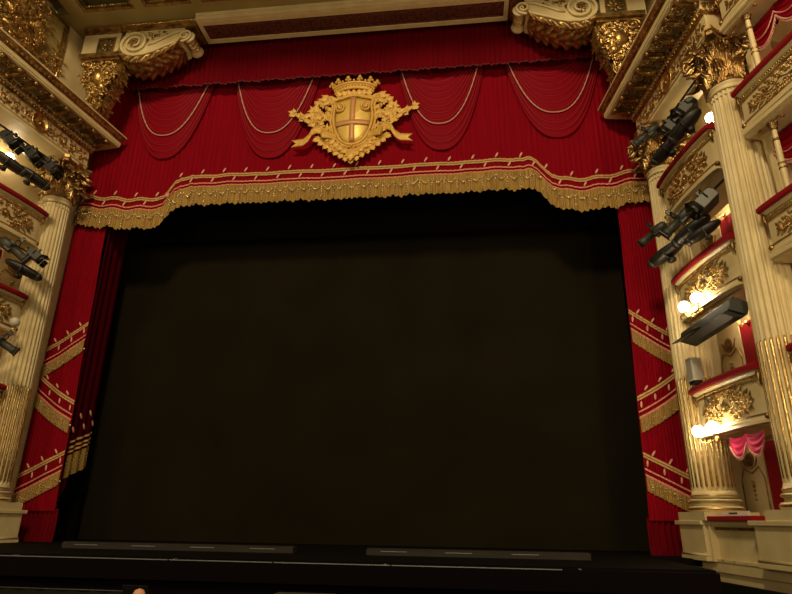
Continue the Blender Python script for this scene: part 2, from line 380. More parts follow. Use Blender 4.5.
# straight upper border
t2 = thing('curtain_border', 'straight crimson border cloth behind the lintel, shade in its colour, above the swags', 'curtain', (0, 15.55, 15.36))
p = MB(); p.grid(lambda u, v: (-8.4 + 16.8 * u, pleat(-8.4 + 16.8 * u, .025, .17), .02 * sin(u * 260) + .012 * sin(u * 97) + 1.98 * v), 800, 4); p.build('border_cloth', REDB, t2)
p = MB(); p.grid(lambda u, v: (-8.4 + 16.8 * u, pleat(-8.4 + 16.8 * u, .025, .17) - .01, .02 * sin(u * 260) + .012 * sin(u * 97) - .035 + .05 * v), 800, 1); p.build('border_hem', mat('dark_hem', (.12, .002, .006), .8), t2)

# side curtains with zig-zag trim
for s in (1, -1):
    XO = .03 if s > 0 else .14
    t = thing('side_curtain', 'flat crimson side curtain with zig-zag gold fringe bands, %s of the stage opening' % LR[s], 'curtain', (s * (8.4 + XO), 16.12, 1.0))
    X0, X1 = 7.62 - 8.4, 8.98 - 8.4
    def inx(z): return (7.66 + .20 * min(1, max(0, (z - .0) / 8.5))) - 8.4    # the inner edge leans out slightly with height
    def pl(x, z): return .014 * sin(2 * pi * x / .085) + .01 * sin(x * 9)
    p = MB(s < 0); p.grid(lambda u, v: (inx(.78 + v * 9.3) + (X1 - inx(.78 + v * 9.3)) * u, pl(inx(.78 + v * 9.3) + (X1 - inx(.78 + v * 9.3)) * u, 0), .78 + v * 9.3), 110, 12); p.build('crimson_cloth', RED, t)
    p = MB(s < 0); p.grid(lambda u, v: (-.76 + 1.26 * u, .07 + .035 * sin(2 * pi * u * 9 + 1.5 * sin(v * 3)), .0 + v * .85), 90, 6); p.build('skirt', REDB, t)
    bands = [(6.20, 5.38, .03), (3.80, 4.58, .05), (2.40, 1.74, .0)]     # z of the upper gold line at inner / outer edge, sag
    lfp = []; bdp = []
    for za, zz, sag in bands:
        def cz(u): return za + (zz - za) * u - sag * sin(pi * u)
        def strip(nm, mm, a, b, off, n=40):
            mb = MB(s < 0); mb.grid(lambda u, v: (inx(cz(u)) + (X1 - inx(cz(u))) * u, pl(inx(cz(u)) + (X1 - inx(cz(u))) * u, 0) - off, cz(u) + a + (b - a) * v), n, 1); mb.build(nm, mm, t)
        strip('gold_braid', BRAID, -.055, 0, .03); strip('gold_braid', BRAID, -.125, -.075, .03); strip('rose_braid', PINK, -.43, -.385, .03); strip('rose_braid', PINK, -.58, -.525, .032)
        fr = MB(s < 0); fr.grid(lambda u, v: (inx(cz(u)) + (X1 - inx(cz(u))) * u, -.045 - .008 * sin(u * 160), cz(u) - .58 - .36 * v + .012 * sin(u * 80) * v), 160, 2); fr.build('bullion_fringe', FRINGE, t)
        for k in range(3):
            u = .2 + k * .30; x = inx(za) + (X1 - inx(za)) * u; lfp.append(((s * x, -.05, cz(u) + .09), s * RAD(35)))
            u2 = u - .14; x = inx(za) + (X1 - inx(za)) * u2; lfp.append(((s * x, -.05, cz(u2) - .25), s * RAD(5)))
        for k in range(4):
            u = .1 + k * .245; x = inx(za) + (X1 - inx(za)) * u; bdp.append(((s * x, -.07, cz(u) - .66), 0))
    lf = MB(); lf.ball((0, 0, 0), .085, 8, 6, (.34, .2, 1)); copies(t, lf.build('leaf_embroidery', LEAFP, t), lfp)
    bd = MB()
    for q in range(4): bd.ball((0, 0, -.065 * q), .022, 6, 4)
    for q in range(1, 3): bd.ball((.05 * q, 0, -.05 - .03 * q), .018, 6, 4); bd.ball((-.045 * q, 0, -.03 - .03 * q), .016, 6, 4)
    bd.ball((.18, 0, -.12), .030, 6, 4)
    copies(t, bd.build('bead_tassel', BEAD, t), bdp)

# return drape seen edge-on behind the left side curtain
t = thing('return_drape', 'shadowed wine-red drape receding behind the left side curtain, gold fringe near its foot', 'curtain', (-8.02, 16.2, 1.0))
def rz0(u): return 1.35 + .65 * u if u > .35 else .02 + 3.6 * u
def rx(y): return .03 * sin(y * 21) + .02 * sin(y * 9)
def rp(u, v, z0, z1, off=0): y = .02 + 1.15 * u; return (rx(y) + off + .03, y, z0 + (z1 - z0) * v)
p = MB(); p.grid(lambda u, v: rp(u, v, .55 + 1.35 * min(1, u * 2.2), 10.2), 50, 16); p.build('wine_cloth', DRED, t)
p = MB(); p.grid(lambda u, v: rp(.12 + .88 * u, v, 1.62 + .42 * u, 2.25 + .42 * u, .02), 50, 2); p.build('bullion_fringe', FRINGE, t)
p = MB()
for o_ in (2.32, 2.44, 2.60): p.grid(lambda u, v: rp(.12 + .88 * u, v, o_ + .42 * u, o_ + .06 + .42 * u, .02), 50, 1)
p.build('gold_braid', BRAID, t)
p = MB()
for k in range(5):
    y = .2 + .22 * k; M = T(rx(y) + .07, y, 3.0 + .08 * k + (.35 if k % 2 else 0)) @ RX(RAD(30)); p.ball((0, 0, 0), .10, 8, 6, (.25, .4, 1), m=M)
p.build('leaf_embroidery', LEAFP, t)
p = MB()
for k in range(6):
    y = .22 + .17 * k
    for q in range(4): p.ball((rx(y) + .08, y, 1.78 + .36 * (y / 1.1) + .1 * q), .018, 6, 4)
for q in range(9): p.ball((.07, .05 + .015 * q, .15 + .13 * q), .016, 6, 4)
p.build('bead_tassels', BEAD, t)

# black stage cloths
def fold_cloth(name, label, x0, x1, y, z0, z1, m, amp=.04, per=.5):
    t = thing(name, label, 'curtain', ((x0 + x1) / 2, y, z0)); h = (x1 - x0) / 2
    p = MB(); n = max(20, int((x1 - x0) / per * 12))
    p.grid(lambda u, v: (-h + 2 * h * u, amp * sin(2 * pi * (x1 - x0) / per * u) * (.6 + .4 * sin(u * 31)), (z1 - z0) * v), n, 4); p.build('cloth', m, t)
    p = MB(); p.tube([(-h, 0, z1 - z0 + .03), (h, 0, z1 - z0 + .03)], .03, 6); p.build('batten', LBLK, t)
    return t
fold_cloth('stage_backdrop', 'huge plain brown-black backdrop cloth closing the stage', -9.6, 9.6, 18.2, 1.01, 19.9, BACK, .02, 1.6)
fold_cloth('black_border', 'black border cloth hanging across the top of the dark stage, behind the gold fringe', -10, 10, 17.5, 10.45, 19.9, BLACK, .05, .45)
fold_cloth('masking_curtain', 'black masking leg at the left edge of the dark stage', -9.6, -8.15, 17.7, 1.01, 19.9, BLACK, .06, .4)
fold_cloth('masking_curtain', 'black masking leg at the right edge of the dark stage', 8.2, 9.6, 17.7, 1.01, 19.9, BLACK, .06, .4)

# ================================================================== CREST
t = thing('gilded_crest', 'large gilded coat of arms with crown, laurel and ribbons on the pelmet', 'coat of arms', (0.0, PY - .20, 12.06))
p = MB()
def shp(pts, n=8):  # smooth closed outline
    out = []; N = len(pts)
    for i in range(N):
        p0, p1, p2, p3 = [Vector((*pts[(i + k) % N], 0)) for k in (-1, 0, 1, 2)]
        for j in range(n):
            q = j / n; v = .5 * ((2 * p1) + (p2 - p0) * q + (2 * p0 - 5 * p1 + 4 * p2 - p3) * q * q + (3 * p1 - p0 - 3 * p2 + p3) * q ** 3); out.append((v.x, v.y))
    return out
half = [(.0, .72), (.32, .86), (.52, 1.25), (.60, 1.7), (.56, 2.1), (.60, 2.32), (.34, 2.42), (0, 2.5)]
outl = shp(half + [(-x, z) for x, z in reversed(half[1:-1])], 6)
# domed shield
def shield(mb, oc, k, y0, dome):
    n = len(oc); cz = 1.65; rings = 5; vs = []
    for r in range(rings + 1):
        f = r / rings
        for x, z in oc: vs.append((x * f * k, y0 - dome * (1 - f * f), cz + (z - cz) * f * k))
    fs = [(r * n + i, r * n + (i + 1) % n, (r + 1) * n + (i + 1) % n, (r + 1) * n + i) for r in range(rings) for i in range(n)]
    mb.add(vs, [tuple(reversed(f)) for f in fs], True)
shield(p, outl, 1.0, -.06, .13); sh = p.build('shield', SHIELD, t, solid=.05)
p = MB(); p.grid(lambda u, v: (-.085 + .17 * u, -.225 + .10 * abs(v - .55) ** 2 * 3, .78 + 1.66 * v), 2, 12); p.grid(lambda u, v: (-.56 + 1.12 * u, -.225 + .115 * (2 * u - 1) ** 2, 1.36 + .17 * v), 12, 2); p.build('cross', COPPER, sh, solid=.02)
p = MB()
p.tube([(x * 1.06, -.10, 1.65 + (z - 1.65) * 1.05) for x, z in outl], .05, 8, closed=True)
p.tube([(x * 1.22, -.06, 1.65 + (z - 1.65) * 1.12) for x, z in outl], .045, 8, closed=True)
for sx in (1, -1):
    spiral(p, sx * .43, 2.03, .17, 1.8, sx, RAD(90), .045, .15, .16)
    spiral(p, sx * .78, 2.42, .16, 1.5, -sx, RAD(200 if sx > 0 else -20), .05, .15, .05)
    spiral(p, sx * .86, 1.2, .17, 1.5, sx, RAD(90), .05, .15, .05); spiral(p, sx * .80, 1.75, .13, 1.4, -sx, RAD(270), .04, .15, .05)
    for k in range(9):
        a = RAD(-70 + k * 19); x = sx * .70 * abs(cos(a)) ** .5; z = 1.6 + 1.0 * sin(a)
        leaf(p, x * .98, z, a if sx > 0 else pi - a, .26, .17, .05, .3, 2)
for k in range(7): leaf(p, -.42 + .14 * k, 2.56, RAD(130 - k * 13), .26, .2, .08, .3, 3)
p.build('scroll_frame', CRESTGOLD, t)
p = MB()
def crown_band(u, v):
    a = RAD(200 + 140 * u); R = .68; return (R * cos(a) * (1 + .1 * v), -.18 + .34 * (sin(a) + 1) * .6, 2.66 + .22 * v + .13 * (1 - (2 * u - 1) ** 2))
p.grid(crown_band, 24, 3)
p.tube([crown_band(i / 24, 0) for i in range(25)], .04, 8); p.tube([crown_band(i / 24, 1) for i in range(25)], .045, 8)
for i in range(11):
    u = i / 10; q = crown_band(u, 1); big = i % 2 == 0; h = .22 if big else .11
    p.tube([q, (q[0] * 1.06, q[1], q[2] + h * .7)], [.035, .022], 6)
    zz = q[2] + h * .8
    if big:
        r = .085 if i == 5 else .07
        p.ball((q[0] * 1.07, q[1], zz + .02), r, 8, 6)
        for sx in (-1, 1): p.ball((q[0] * 1.07 + sx * r * .95, q[1], zz - .05), r * .62, 7, 5)
        p.ball((q[0] * 1.07, q[1], zz + r * 1.1), r * .6, 7, 5)
    else: p.ball((q[0] * 1.06, q[1], zz), .045, 7, 5)
for i in range(16):
    q = crown_band((i + .5) / 16, .5); p.ball((q[0], q[1] - .02, q[2]), .035, 6, 4)
p.build('crown', CRESTGOLD, t, solid=.015)
for sx in (1, -1):
    p = MB(sx < 0); rr = random.Random(5)
    path = [(.72, 1.15), (.98, 1.3), (1.16, 1.6), (1.24, 1.95), (1.12, 2.25), (.92, 2.42), (1.35, 1.75), (1.05, 1.9)]
    for (x, z) in path:
        for k in range(11): leaf(p, x + rr.uniform(-.2, .16), z + rr.uniform(-.14, .14), rr.uniform(0, 2 * pi), rr.uniform(.20, .30), .15, rr.uniform(.02, .12), .12, 1)
    br = [(1.2, 1.55), (1.42, 1.68), (1.62, 1.80), (1.82, 1.92), (1.98, 2.0)]
    p.tube([(x, -.06, z) for x, z in br], [.06, .05, .04, .035, .02], 6)
    for i, (x, z) in enumerate(br):
        for k in range(5):
            a = RAD(28) + rr.uniform(-1.1, 1.1); leaf(p, x + rr.uniform(-.10, .04), z + rr.uniform(-.05, .05), a, .20, .13, rr.uniform(.03, .1), .12, 1)
    for k in range(10): p.ball((rr.uniform(.85, 1.25), -.15, rr.uniform(1.3, 2.3)), .04, 6, 4)
    p.build('laurel_branch', CRESTGOLD, t)
    p = MB(sx < 0)
    rp_ = [(.50, .98, .02), (.72, 1.02, .12), (.92, .98, .20), (1.0, 1.14, .10), (.84, 1.22, .02), (1.12, 1.24, .10), (1.28, 1.12, .16), (1.38, .92, .14), (1.55, .80, .10), (1.78, .78, .08)]
    def rib(u, v):
        f = u * (len(rp_) - 1); i = min(int(f), len(rp_) - 2); q = f - i; q = q * q * (3 - 2 * q)
        a, b = rp_[i], rp_[i + 1]; x, z, y = [a[k] + (b[k] - a[k]) * q for k in range(3)]
        if u > .9: x += (.16 * abs(v - .5) * 2 - .0) * (u - .9) * 10
        return (x, -.08 - y, z - .12 + .25 * v)
    p.grid(rib, 60, 4); p.build('ribbon', CRESTGOLD, t, solid=.02)
p = MB(); rr = random.Random(9)
for k in range(15):
    f = k / 14 * 2 - 1; x = f * 1.02; z = .18 + .78 * abs(f) ** 1.1
    a = RAD(-90) + f * 1.0
    leaf(p, x, z + .06, a, .30, .26, .05, .3, 3); leaf(p, x * .8, z + .2, a + .3, .28, .22, .10, .3, 3)
for k in range(22): p.ball((rr.uniform(-.6, .6), -.12, .35 + rr.uniform(0, .3) + 0), .05, 6, 4)
leaf(p, 0, .5, RAD(-90), .5, .4, .12, .2, 4); spiral(p, -.3, .62, .14, 1.4, 1, 0, .04); spiral(p, .3, .62, .14, 1.4, -1, pi, .04)
p.tube([(-1.0, -.04, 1.0), (-.6, -.05, .62), (0, -.05, .42), (.6, -.05, .62), (1.0, -.04, 1.0)], .09, 8)
p.build('leaf_pendant', CRESTGOLD, t)

# ================================================================== COLUMNS
def fluted(mb, prof, n=24, depth=.06, per=8):
    """fluted shaft: prof = [(radius, z)]"""
    seg = n * per; vs = []; fs = []
    for r, z in prof:
        for j in range(seg):
            a = 2 * pi * j / seg; q = (j % per) / per
            d = 0 if q < .24 else depth * r * sin(pi * (q - .24) / .76) ** .6 * 1.6
            rr = r - d; vs.append((rr * cos(a), rr * sin(a), z))
    k = len(prof)
    for i in range(k - 1):
        for j in range(seg):
            a = i * seg + j; b = i * seg + (j + 1) % seg; fs.append((a, b, b + seg, a + seg))
    mb.add(vs, fs, False)
def corinthian(t, z0, r, h, rot, gold):
    """capital parts under thing t: bell starts at z0, total height h, shaft radius r"""
    p = MB(); p.lathe([(r * .98, z0), (r * .95, z0 + h * .3), (r * 1.0, z0 + h * .6), (r * 1.12, z0 + h * .84), (r * 1.2, z0 + h * .87)], 24); p.build('bell', gold, t)
    lv = MB()
    for row, (zz, L, R_, wd, off) in enumerate(((z0, h * .40, r * 1.06, r * .74, 0), (z0 + h * .06, h * .66, r * 1.0, r * .74, .5), (z0 + h * .34, h * .50, r * 1.04, r * .52, .25), (z0 + h * .34, h * .50, r * 1.04, r * .52, .75))):
        for k in range(8):
            a = 2 * pi * (k + off) / 8
            def fn(u, v):
                s = u * 2 - 1; th = v
                w_ = wd * .5 * (.55 + .5 * sin(pi * min(1, th * .95))) * (1 + .16 * cos(th * 7 * pi)) * (1 if th < .82 else max(.15, 1 - (th - .82) * 4.2))
                ph = max(0, th - .55) / .45
                out = .03 + .05 * th + .36 * r / .42 * ph ** 1.5; z = L * (th if th < .84 else .84 - (th - .84) * 1.2)
                rib = .030 * cos((s + .0) * 13 + 1.2 * th * s) * (1 - .3 * th)
                return (s * w_, -R_ - out - rib + .10 * s * s * (.4 + th), zz + z - .05 * s * s * ph)
            lv.grid(fn, 22, 20, RZ(a + rot))
    # fluted shell leaves low down, between rows
    lv.build('acanthus_leaves', gold, t, solid=.012)
    vo = MB()
    for k in range(4):
        a = rot + pi / 4 + k * pi / 2
        M = RZ(a)
        # big corner volute: stem rising then curling outwards
        for sd in (-1, 1):
            pts = []; rs = []; n = 34; cxo, czo = r * 1.62, z0 + h * .70; R0 = h * .155
            for i in range(n + 1):
                q = i / n; ang = pi - q * 2 * pi * 1.5; rad = R0 * (1 - .8 * q)
                pts.append((cxo + rad * cos(ang) - .0, sd * .05 * (1 - q * .3), czo + rad * sin(ang))); rs.append(.045 * (1 - .4 * q))
            stem = [(r * 1.02, sd * .20, z0 + h * .34), (r * 1.15, sd * .14, z0 + h * .52)]
            vo.tube(stem + pts, [.03, .04] + rs, 6, m=M)
        vo.ball((cxo, 0, czo), h * .05, 8, 6, (1, 1.6, 1), m=M)
        leafM = M @ T(r * 1.35, 0, z0 + h * .5) @ RY(RAD(50)); vo.ball((0, 0, 0), .10, 8, 6, (1.4, .9, .5), m=leafM)
        # inner helices on each face
        Mf = RZ(rot + k * pi / 2)
        for sd in (-1, 1): spiral(vo_wrap(vo, Mf), sd * r * .34, z0 + h * .70, h * .11, 1.4, -sd, RAD(-90), .03, .2, r * 1.22)
        for q in range(6): leaf(vo_wrap(vo, Mf), 0, z0 + h * .90, q * pi / 3, .15, .13, r * 1.42, .15, 2)
        vo.ball((0, -r * 1.48, z0 + h * .90), .06, 8, 6, m=Mf)
    vo.m = I4.copy(); vo.build('volutes', gold, t)
    # concave abacus
    ab = MB(); pts = []
    for k in range(4):
        a = rot + pi / 4 + k * pi / 2; b = a + pi / 2; c = r * 2.08
        A = Vector((c * cos(a), c * sin(a))); B = Vector((c * cos(b), c * sin(b)))
        d = (B - A).normalized(); nrm = Vector((-(A + B).x, -(A + B).y)).normalized()
        A2 = A + d * .10; B2 = B - d * .10
        for i in range(9):
            q = i / 8; P_ = A2 + (B2 - A2) * q + nrm * (.22 * r / .42 * sin(pi * q)); pts.append((P_.x, P_.y))
    def ring(z, k): return [(x * k, y * k, z) for x, y in pts]
    n = len(pts); vs = ring(z0 + h * .87, .90) + ring(z0 + h * .92, .93) + ring(z0 + h * .93, 1.0) + ring(z0 + h, 1.0)
    fs = [(l * n + i, l * n + (i + 1) % n, (l + 1) * n + (i + 1) % n, (l + 1) * n + i) for l in range(3) for i in range(n)] + [tuple(range(n - 1, -1, -1)), tuple(range(3 * n, 4 * n))]
    ab.add(vs, fs); ab.build('abacus', gold, t)
def vo_wrap(mb, M): mb.m = M; return mb
def column(s, u, label, gold):
    x, y = wallpt(s, u); t = thing('corinthian_column', label, 'column', (x, y, 1.94), 0)
    p = MB(); p.box(-.60, .60, -.60, .60, -.15, .03, RZ(wrot(s)))
    p.lathe([(.545, .03), (.575, .07), (.575, .11), (.54, .15)], 40); p.lathe([(.49, .15), (.478, .20), (.49, .235)], 40)
    p.lathe([(.515, .235), (.535, .265), (.515, .30)], 40); p.lathe([(.475, .32), (.49, .345), (.50, .37), (.475, .40), (.455, .47)], 40); p.build('base', CREAM, t)
    p = MB(); p.lathe([(.55, .045), (.582, .075), (.582, .105), (.55, .135)], 40, caps=False); p.lathe([(.51, .245), (.541, .262), (.51, .285)], 40, caps=False)
    p.lathe([(.485, .35), (.506, .372), (.48, .393)], 40, caps=False); p.build('gilt_torus', GOLD, t)
    r0, r1, zt = .455, .385, 8.70
    def rad(z): q = z / zt; return r0 - (r0 - r1) * max(0, (q - .28) / .72) ** 1.4
    p = MB(); fluted(p, [(rad(z), z) for z in (.46, 1, 2, 3.05, 4, 5, 6, 7, 7.8, 8.4, 8.62)], 24, .065); p.build('shaft', CREAM, t)
    p = MB()
    for j in range(24):
        a = 2 * pi * (j + .62) / 24; rr = rad(1.5) - .022
        pts = [(rr * cos(a), rr * sin(a), z) for z in (.54, .58, 1.5, 2.6, 2.98, 3.04)]
        p.tube(pts, [.012, .030, .030, .030, .028, .010], 8)
    p.build('gilt_cabling', BRIGHTGOLD if s > 0 else GOLD, t)  # right columns take the brighter gold, painting in their stronger light
    p = MB(); p.lathe([(.385, 8.64), (.395, 8.65), (.40, 8.68), (.385, 8.70), (.39, 8.75), (.415, 8.77), (.42, 8.80), (.39, 8.83)], 40); p.build('collar', CREAM, t)
    p = MB()
    for j in range(24):
        a = 2 * pi * (j + .62) / 24; p.ball((.355 * cos(a), .355 * sin(a), 8.52), .04, 6, 4, (1, 1, .6))
    p.build('flute_heads', CREAM, t)
    corinthian(t, 8.82, .395, 1.30, wrot(s), gold)
    return t
column(1, 0, 'fluted cream column with gilded foot right beside the right side curtain', CAPGOLD)
column(1, 3.35, 'nearest and tallest fluted column with gilded foot, at the right edge beside the red-railed boxes', CAPGOLD)
column(-1, 0, 'fluted cream column with gilded foot at the left edge, beside the left side curtain', CAPGOLD)
# pedestals
def pedestal(s, u, label, a=-.72, b=.42):
    x, y = wallpt(s, u); t = thing('column_pedestal', label, 'pedestal', (x, y, .98), wrot(s))
    p = MB(s < 0); p.box(a, b, -.60, -.09, .0, .09); p.box(a + .03, b, -.57, -.09, .09, .74); p.box(a - .06, b + .02, -.63, -.09, .72, .81); p.box(-.55, .42, -.09, .45, .0, .81)
    p.build('block', CREAM, t, bevel=.012)
    p = MB(s < 0); p.tube([(a + .02, -.58, .12), (b - .01, -.58, .12)], .03, 8); p.build('foot_moulding', CREAM, t)
    for q in (.18, .72):
        p = MB(s < 0); p.ball((b - .12, -.575, q), .018, 8, 5); p.build('stud', BRASS, t)
pedestal(1, 0, 'plain cream pedestal under the column nearest the right curtain'); pedestal(1, 3.35, 'broad cream pedestal under the rightmost column', -1.08, 1.0); pedestal(-1, 0, 'plain cream pedestal under the left column')

# ================================================================== ENTABLATURE
def entablature(s):
    x, y = (8.5 if s > 0 else -8.57), 15.33
    t = thing('entablature', 'richly gilded cream entablature block with brackets and dentils above the %s column' % LR[s] if s < 0 else 'richly gilded cream entablature block above the two right columns, beside the upper box', 'entablature', (x, y, 12.08), wrot(s))
    L = 3.95; B = .85
    def rect(o): return (-o * .62, L + o * .62, -o, B)
    def lay(p, z0, z1, o0, o1):
        a = rect(o0); b = rect(o1); v = [(a[0], a[2], z0), (a[1], a[2], z0), (a[1], a[3], z0), (a[0], a[3], z0), (b[0], b[2], z1), (b[1], b[2], z1), (b[1], b[3], z1), (b[0], b[3], z1)]
        p.add(v, [(0, 3, 2, 1), (4, 5, 6, 7), (0, 1, 5, 4), (1, 2, 6, 5), (2, 3, 7, 6), (3, 0, 4, 7)])
    p = MB(s < 0); lay(p, 0, .10, 0, 0); lay(p, .10, .13, .03, .03); lay(p, .13, .63, 0, 0); lay(p, .74, .92, .10, .10)
    p.build('frieze', CREAM, t)
    p = MB(s < 0); lay(p, .63, .67, .02, .05); lay(p, .67, .74, .05, .09)
    p.build('gilt_bed_moulding', DGOLD, t)
    p = MB(s < 0)
    n = int(L / .115)
    for i in range(n): p.ball((.05 + i * .115, -.10, .70), .040, 7, 5, (1, 1, 1.2))
    for i in range(9): p.ball((L + .07, -.02 + i * .105, .70), .040, 7, 5, (1, 1, 1.2)); p.ball((-.07, -.02 + i * .105, .70), .040, 7, 5, (1, 1, 1.2))
    p.build('beading', GOLD, t)
    p = MB(s < 0)
    n = int(L / .14)
    for i in range(n): p.box(.02 + i * .14, .10 + i * .14, -.17, -.10, .78, .90)
    for i in range(7): p.box(L + .05, L + .11, -.05 + i * .13, .03 + i * .13, .78, .90)
    p.build('dentils', DGOLD, t, bevel=.012)
    p = MB(s < 0); lay(p, .92, .95, .14, .14); lay(p, 1.02, 1.07, .70, .70); lay(p, 1.07, 1.20, .72, .72); p.build('cornice_slab', CREAM, t)
    p = MB(s < 0); lay(p, 1.20, 1.24, .74, .74); lay(p, 1.24, 1.38, .75, .84); p.build('gilt_cyma', DGOLD, t)
    p = MB(s < 0); lay(p, 1.38, 1.42, .86, .86); p.build('top_fillet', CREAM, t)
    p = MB(s < 0)
    n = 30
    for i in range(n):
        xx = -.30 + i * (L + .6) / (n - 1); leaf(p, xx, 1.24, pi / 2, .15, .13, .76, .35, 1)
    p.build('cyma_leaves', GOLD, t)
    # modillions: scrolled brackets below the slab, each with a leaf
    rs = MB(s < 0); K = 8
    for i in range(K):
        xx = .0 + i * L / (K - 1)
        prof = [(-.10, .93), (-.10, 1.02), (-.62, 1.02), (-.64, .98), (-.60, .93), (-.54, .93), (-.42, .95), (-.28, .88), (-.16, .84)]
        md = MB(s < 0); md.extr(prof, xx - .09, xx + .09); md.lathe([(.05, -.10), (.05, .10)], 10, T(xx, -.59, .965) @ RY(pi / 2)); md.lathe([(.06, -.10), (.06, .10)], 10, T(xx, -.17, .885) @ RY(pi / 2))
        M = T(xx, 0, 0)
        rs_l = MB(); leaf(rs_l, 0, 0, pi / 2, .42, .2, 0, .1, 3); md.add([(v.x + xx, -.14 - v.z * 1.0, .86 + v.y * .6 + .12 * v.z) for v in rs_l.v], [tuple(reversed(f)) for f in rs_l.f], True); md.build('modillion', DGOLD, t)
        if i < K - 1:
            xc = xx + L / (K - 1) / 2
            rs = MB(s < 0)
            for k in range(6):
                a = k * pi / 3; rs.ball((xc + .07 * cos(a), -.42 + .07 * sin(a), 1.0), .045, 7, 4, (1, 1, .6))
            rs.ball((xc, -.42, .98), .04, 7, 5)
            for (a0, a1, b0, b1) in ((xc - .17, xc + .17, -.60, -.57), (xc - .17, xc + .17, -.27, -.24), (xc - .17, xc - .14, -.57, -.27), (xc + .14, xc + .17, -.57, -.27)): rs.box(a0, a1, b0, b1, .985, 1.02)
            rs.build('soffit_rosette', DGOLD, t)
    p = MB(s < 0)
    rinceau(p, .12, L - .12, .35, .40, 4, 0.0, True, .022); p.build('scroll_relief', GOLD, t)
    p = MB(s < 0); rr = random.Random(4)
    foliage_mass(p, .2, L - .2, .2, .50, 34, .10, .01, None, rr); p.build('leaf_relief', DGOLD, t)
    p = MB(s < 0); p.lathe([(.30, 0), (.30, .05), (.25, .06), (.25, .02), (.001, .02)], 24, T(L / 2, 0, .38) @ RX(pi / 2)); p.build('medallion_ring', GOLD, t)
    return t
entablature(1); entablature(-1)

# ================================================================== attic sculpture above the entablatures
for s in (1, -1):
    x, y = wallpt(s, 0)
    t = thing('relief_panel', 'gilded trophy relief in a rope frame on the %s wall above the cornice' % LR[s], 'relief', (x, y, 13.6), wrot(s))
    p = MB(s < 0)
    for sx in (.95, 3.9): p.tube([(sx, .22, .0), (sx, .22, 3.2)], .05, 8); p.tube([(sx + .12 * (1 if sx < 2 else -1), .22, .0), (sx + .12 * (1 if sx < 2 else -1), .22, 3.1)], .03, 8)
    p.tube([(.95, .22, 3.2), (3.9, .22, 3.2)], .05, 8); p.build('rope_frame', GOLD, t)
    p = MB(s < 0); p.box(.90, 3.98, .24, .30, 0, 3.3); p.build('ground', CREAMD, t)
    p = MB(s < 0); rr = random.Random(21 + s)
    p.ball((2.75, .1, 2.35), .55, 16, 12, (1, .6, 1)); p.ball((2.7, .05, 1.35), .42, 14, 10, (1.4, .6, 1.3)); p.ball((2.2, .05, 2.0), .3, 12, 8)
    foliage_mass(p, 1.9, 3.7, .2, 3.0, 420, .20, .36, lambda a, b: ((a - 2.8) / .95) ** 2 + ((b - 1.75) / 1.4) ** 2 < 1, rr)
    foliage_mass(p, 1.15, 2.1, .15, 2.1, 130, .18, .08, lambda a, b: (a - 1.75) ** 2 + (b - 1.9) ** 2 > .16, rr)
    p.m = I4; p.build('trophy_carving', GOLD, t)

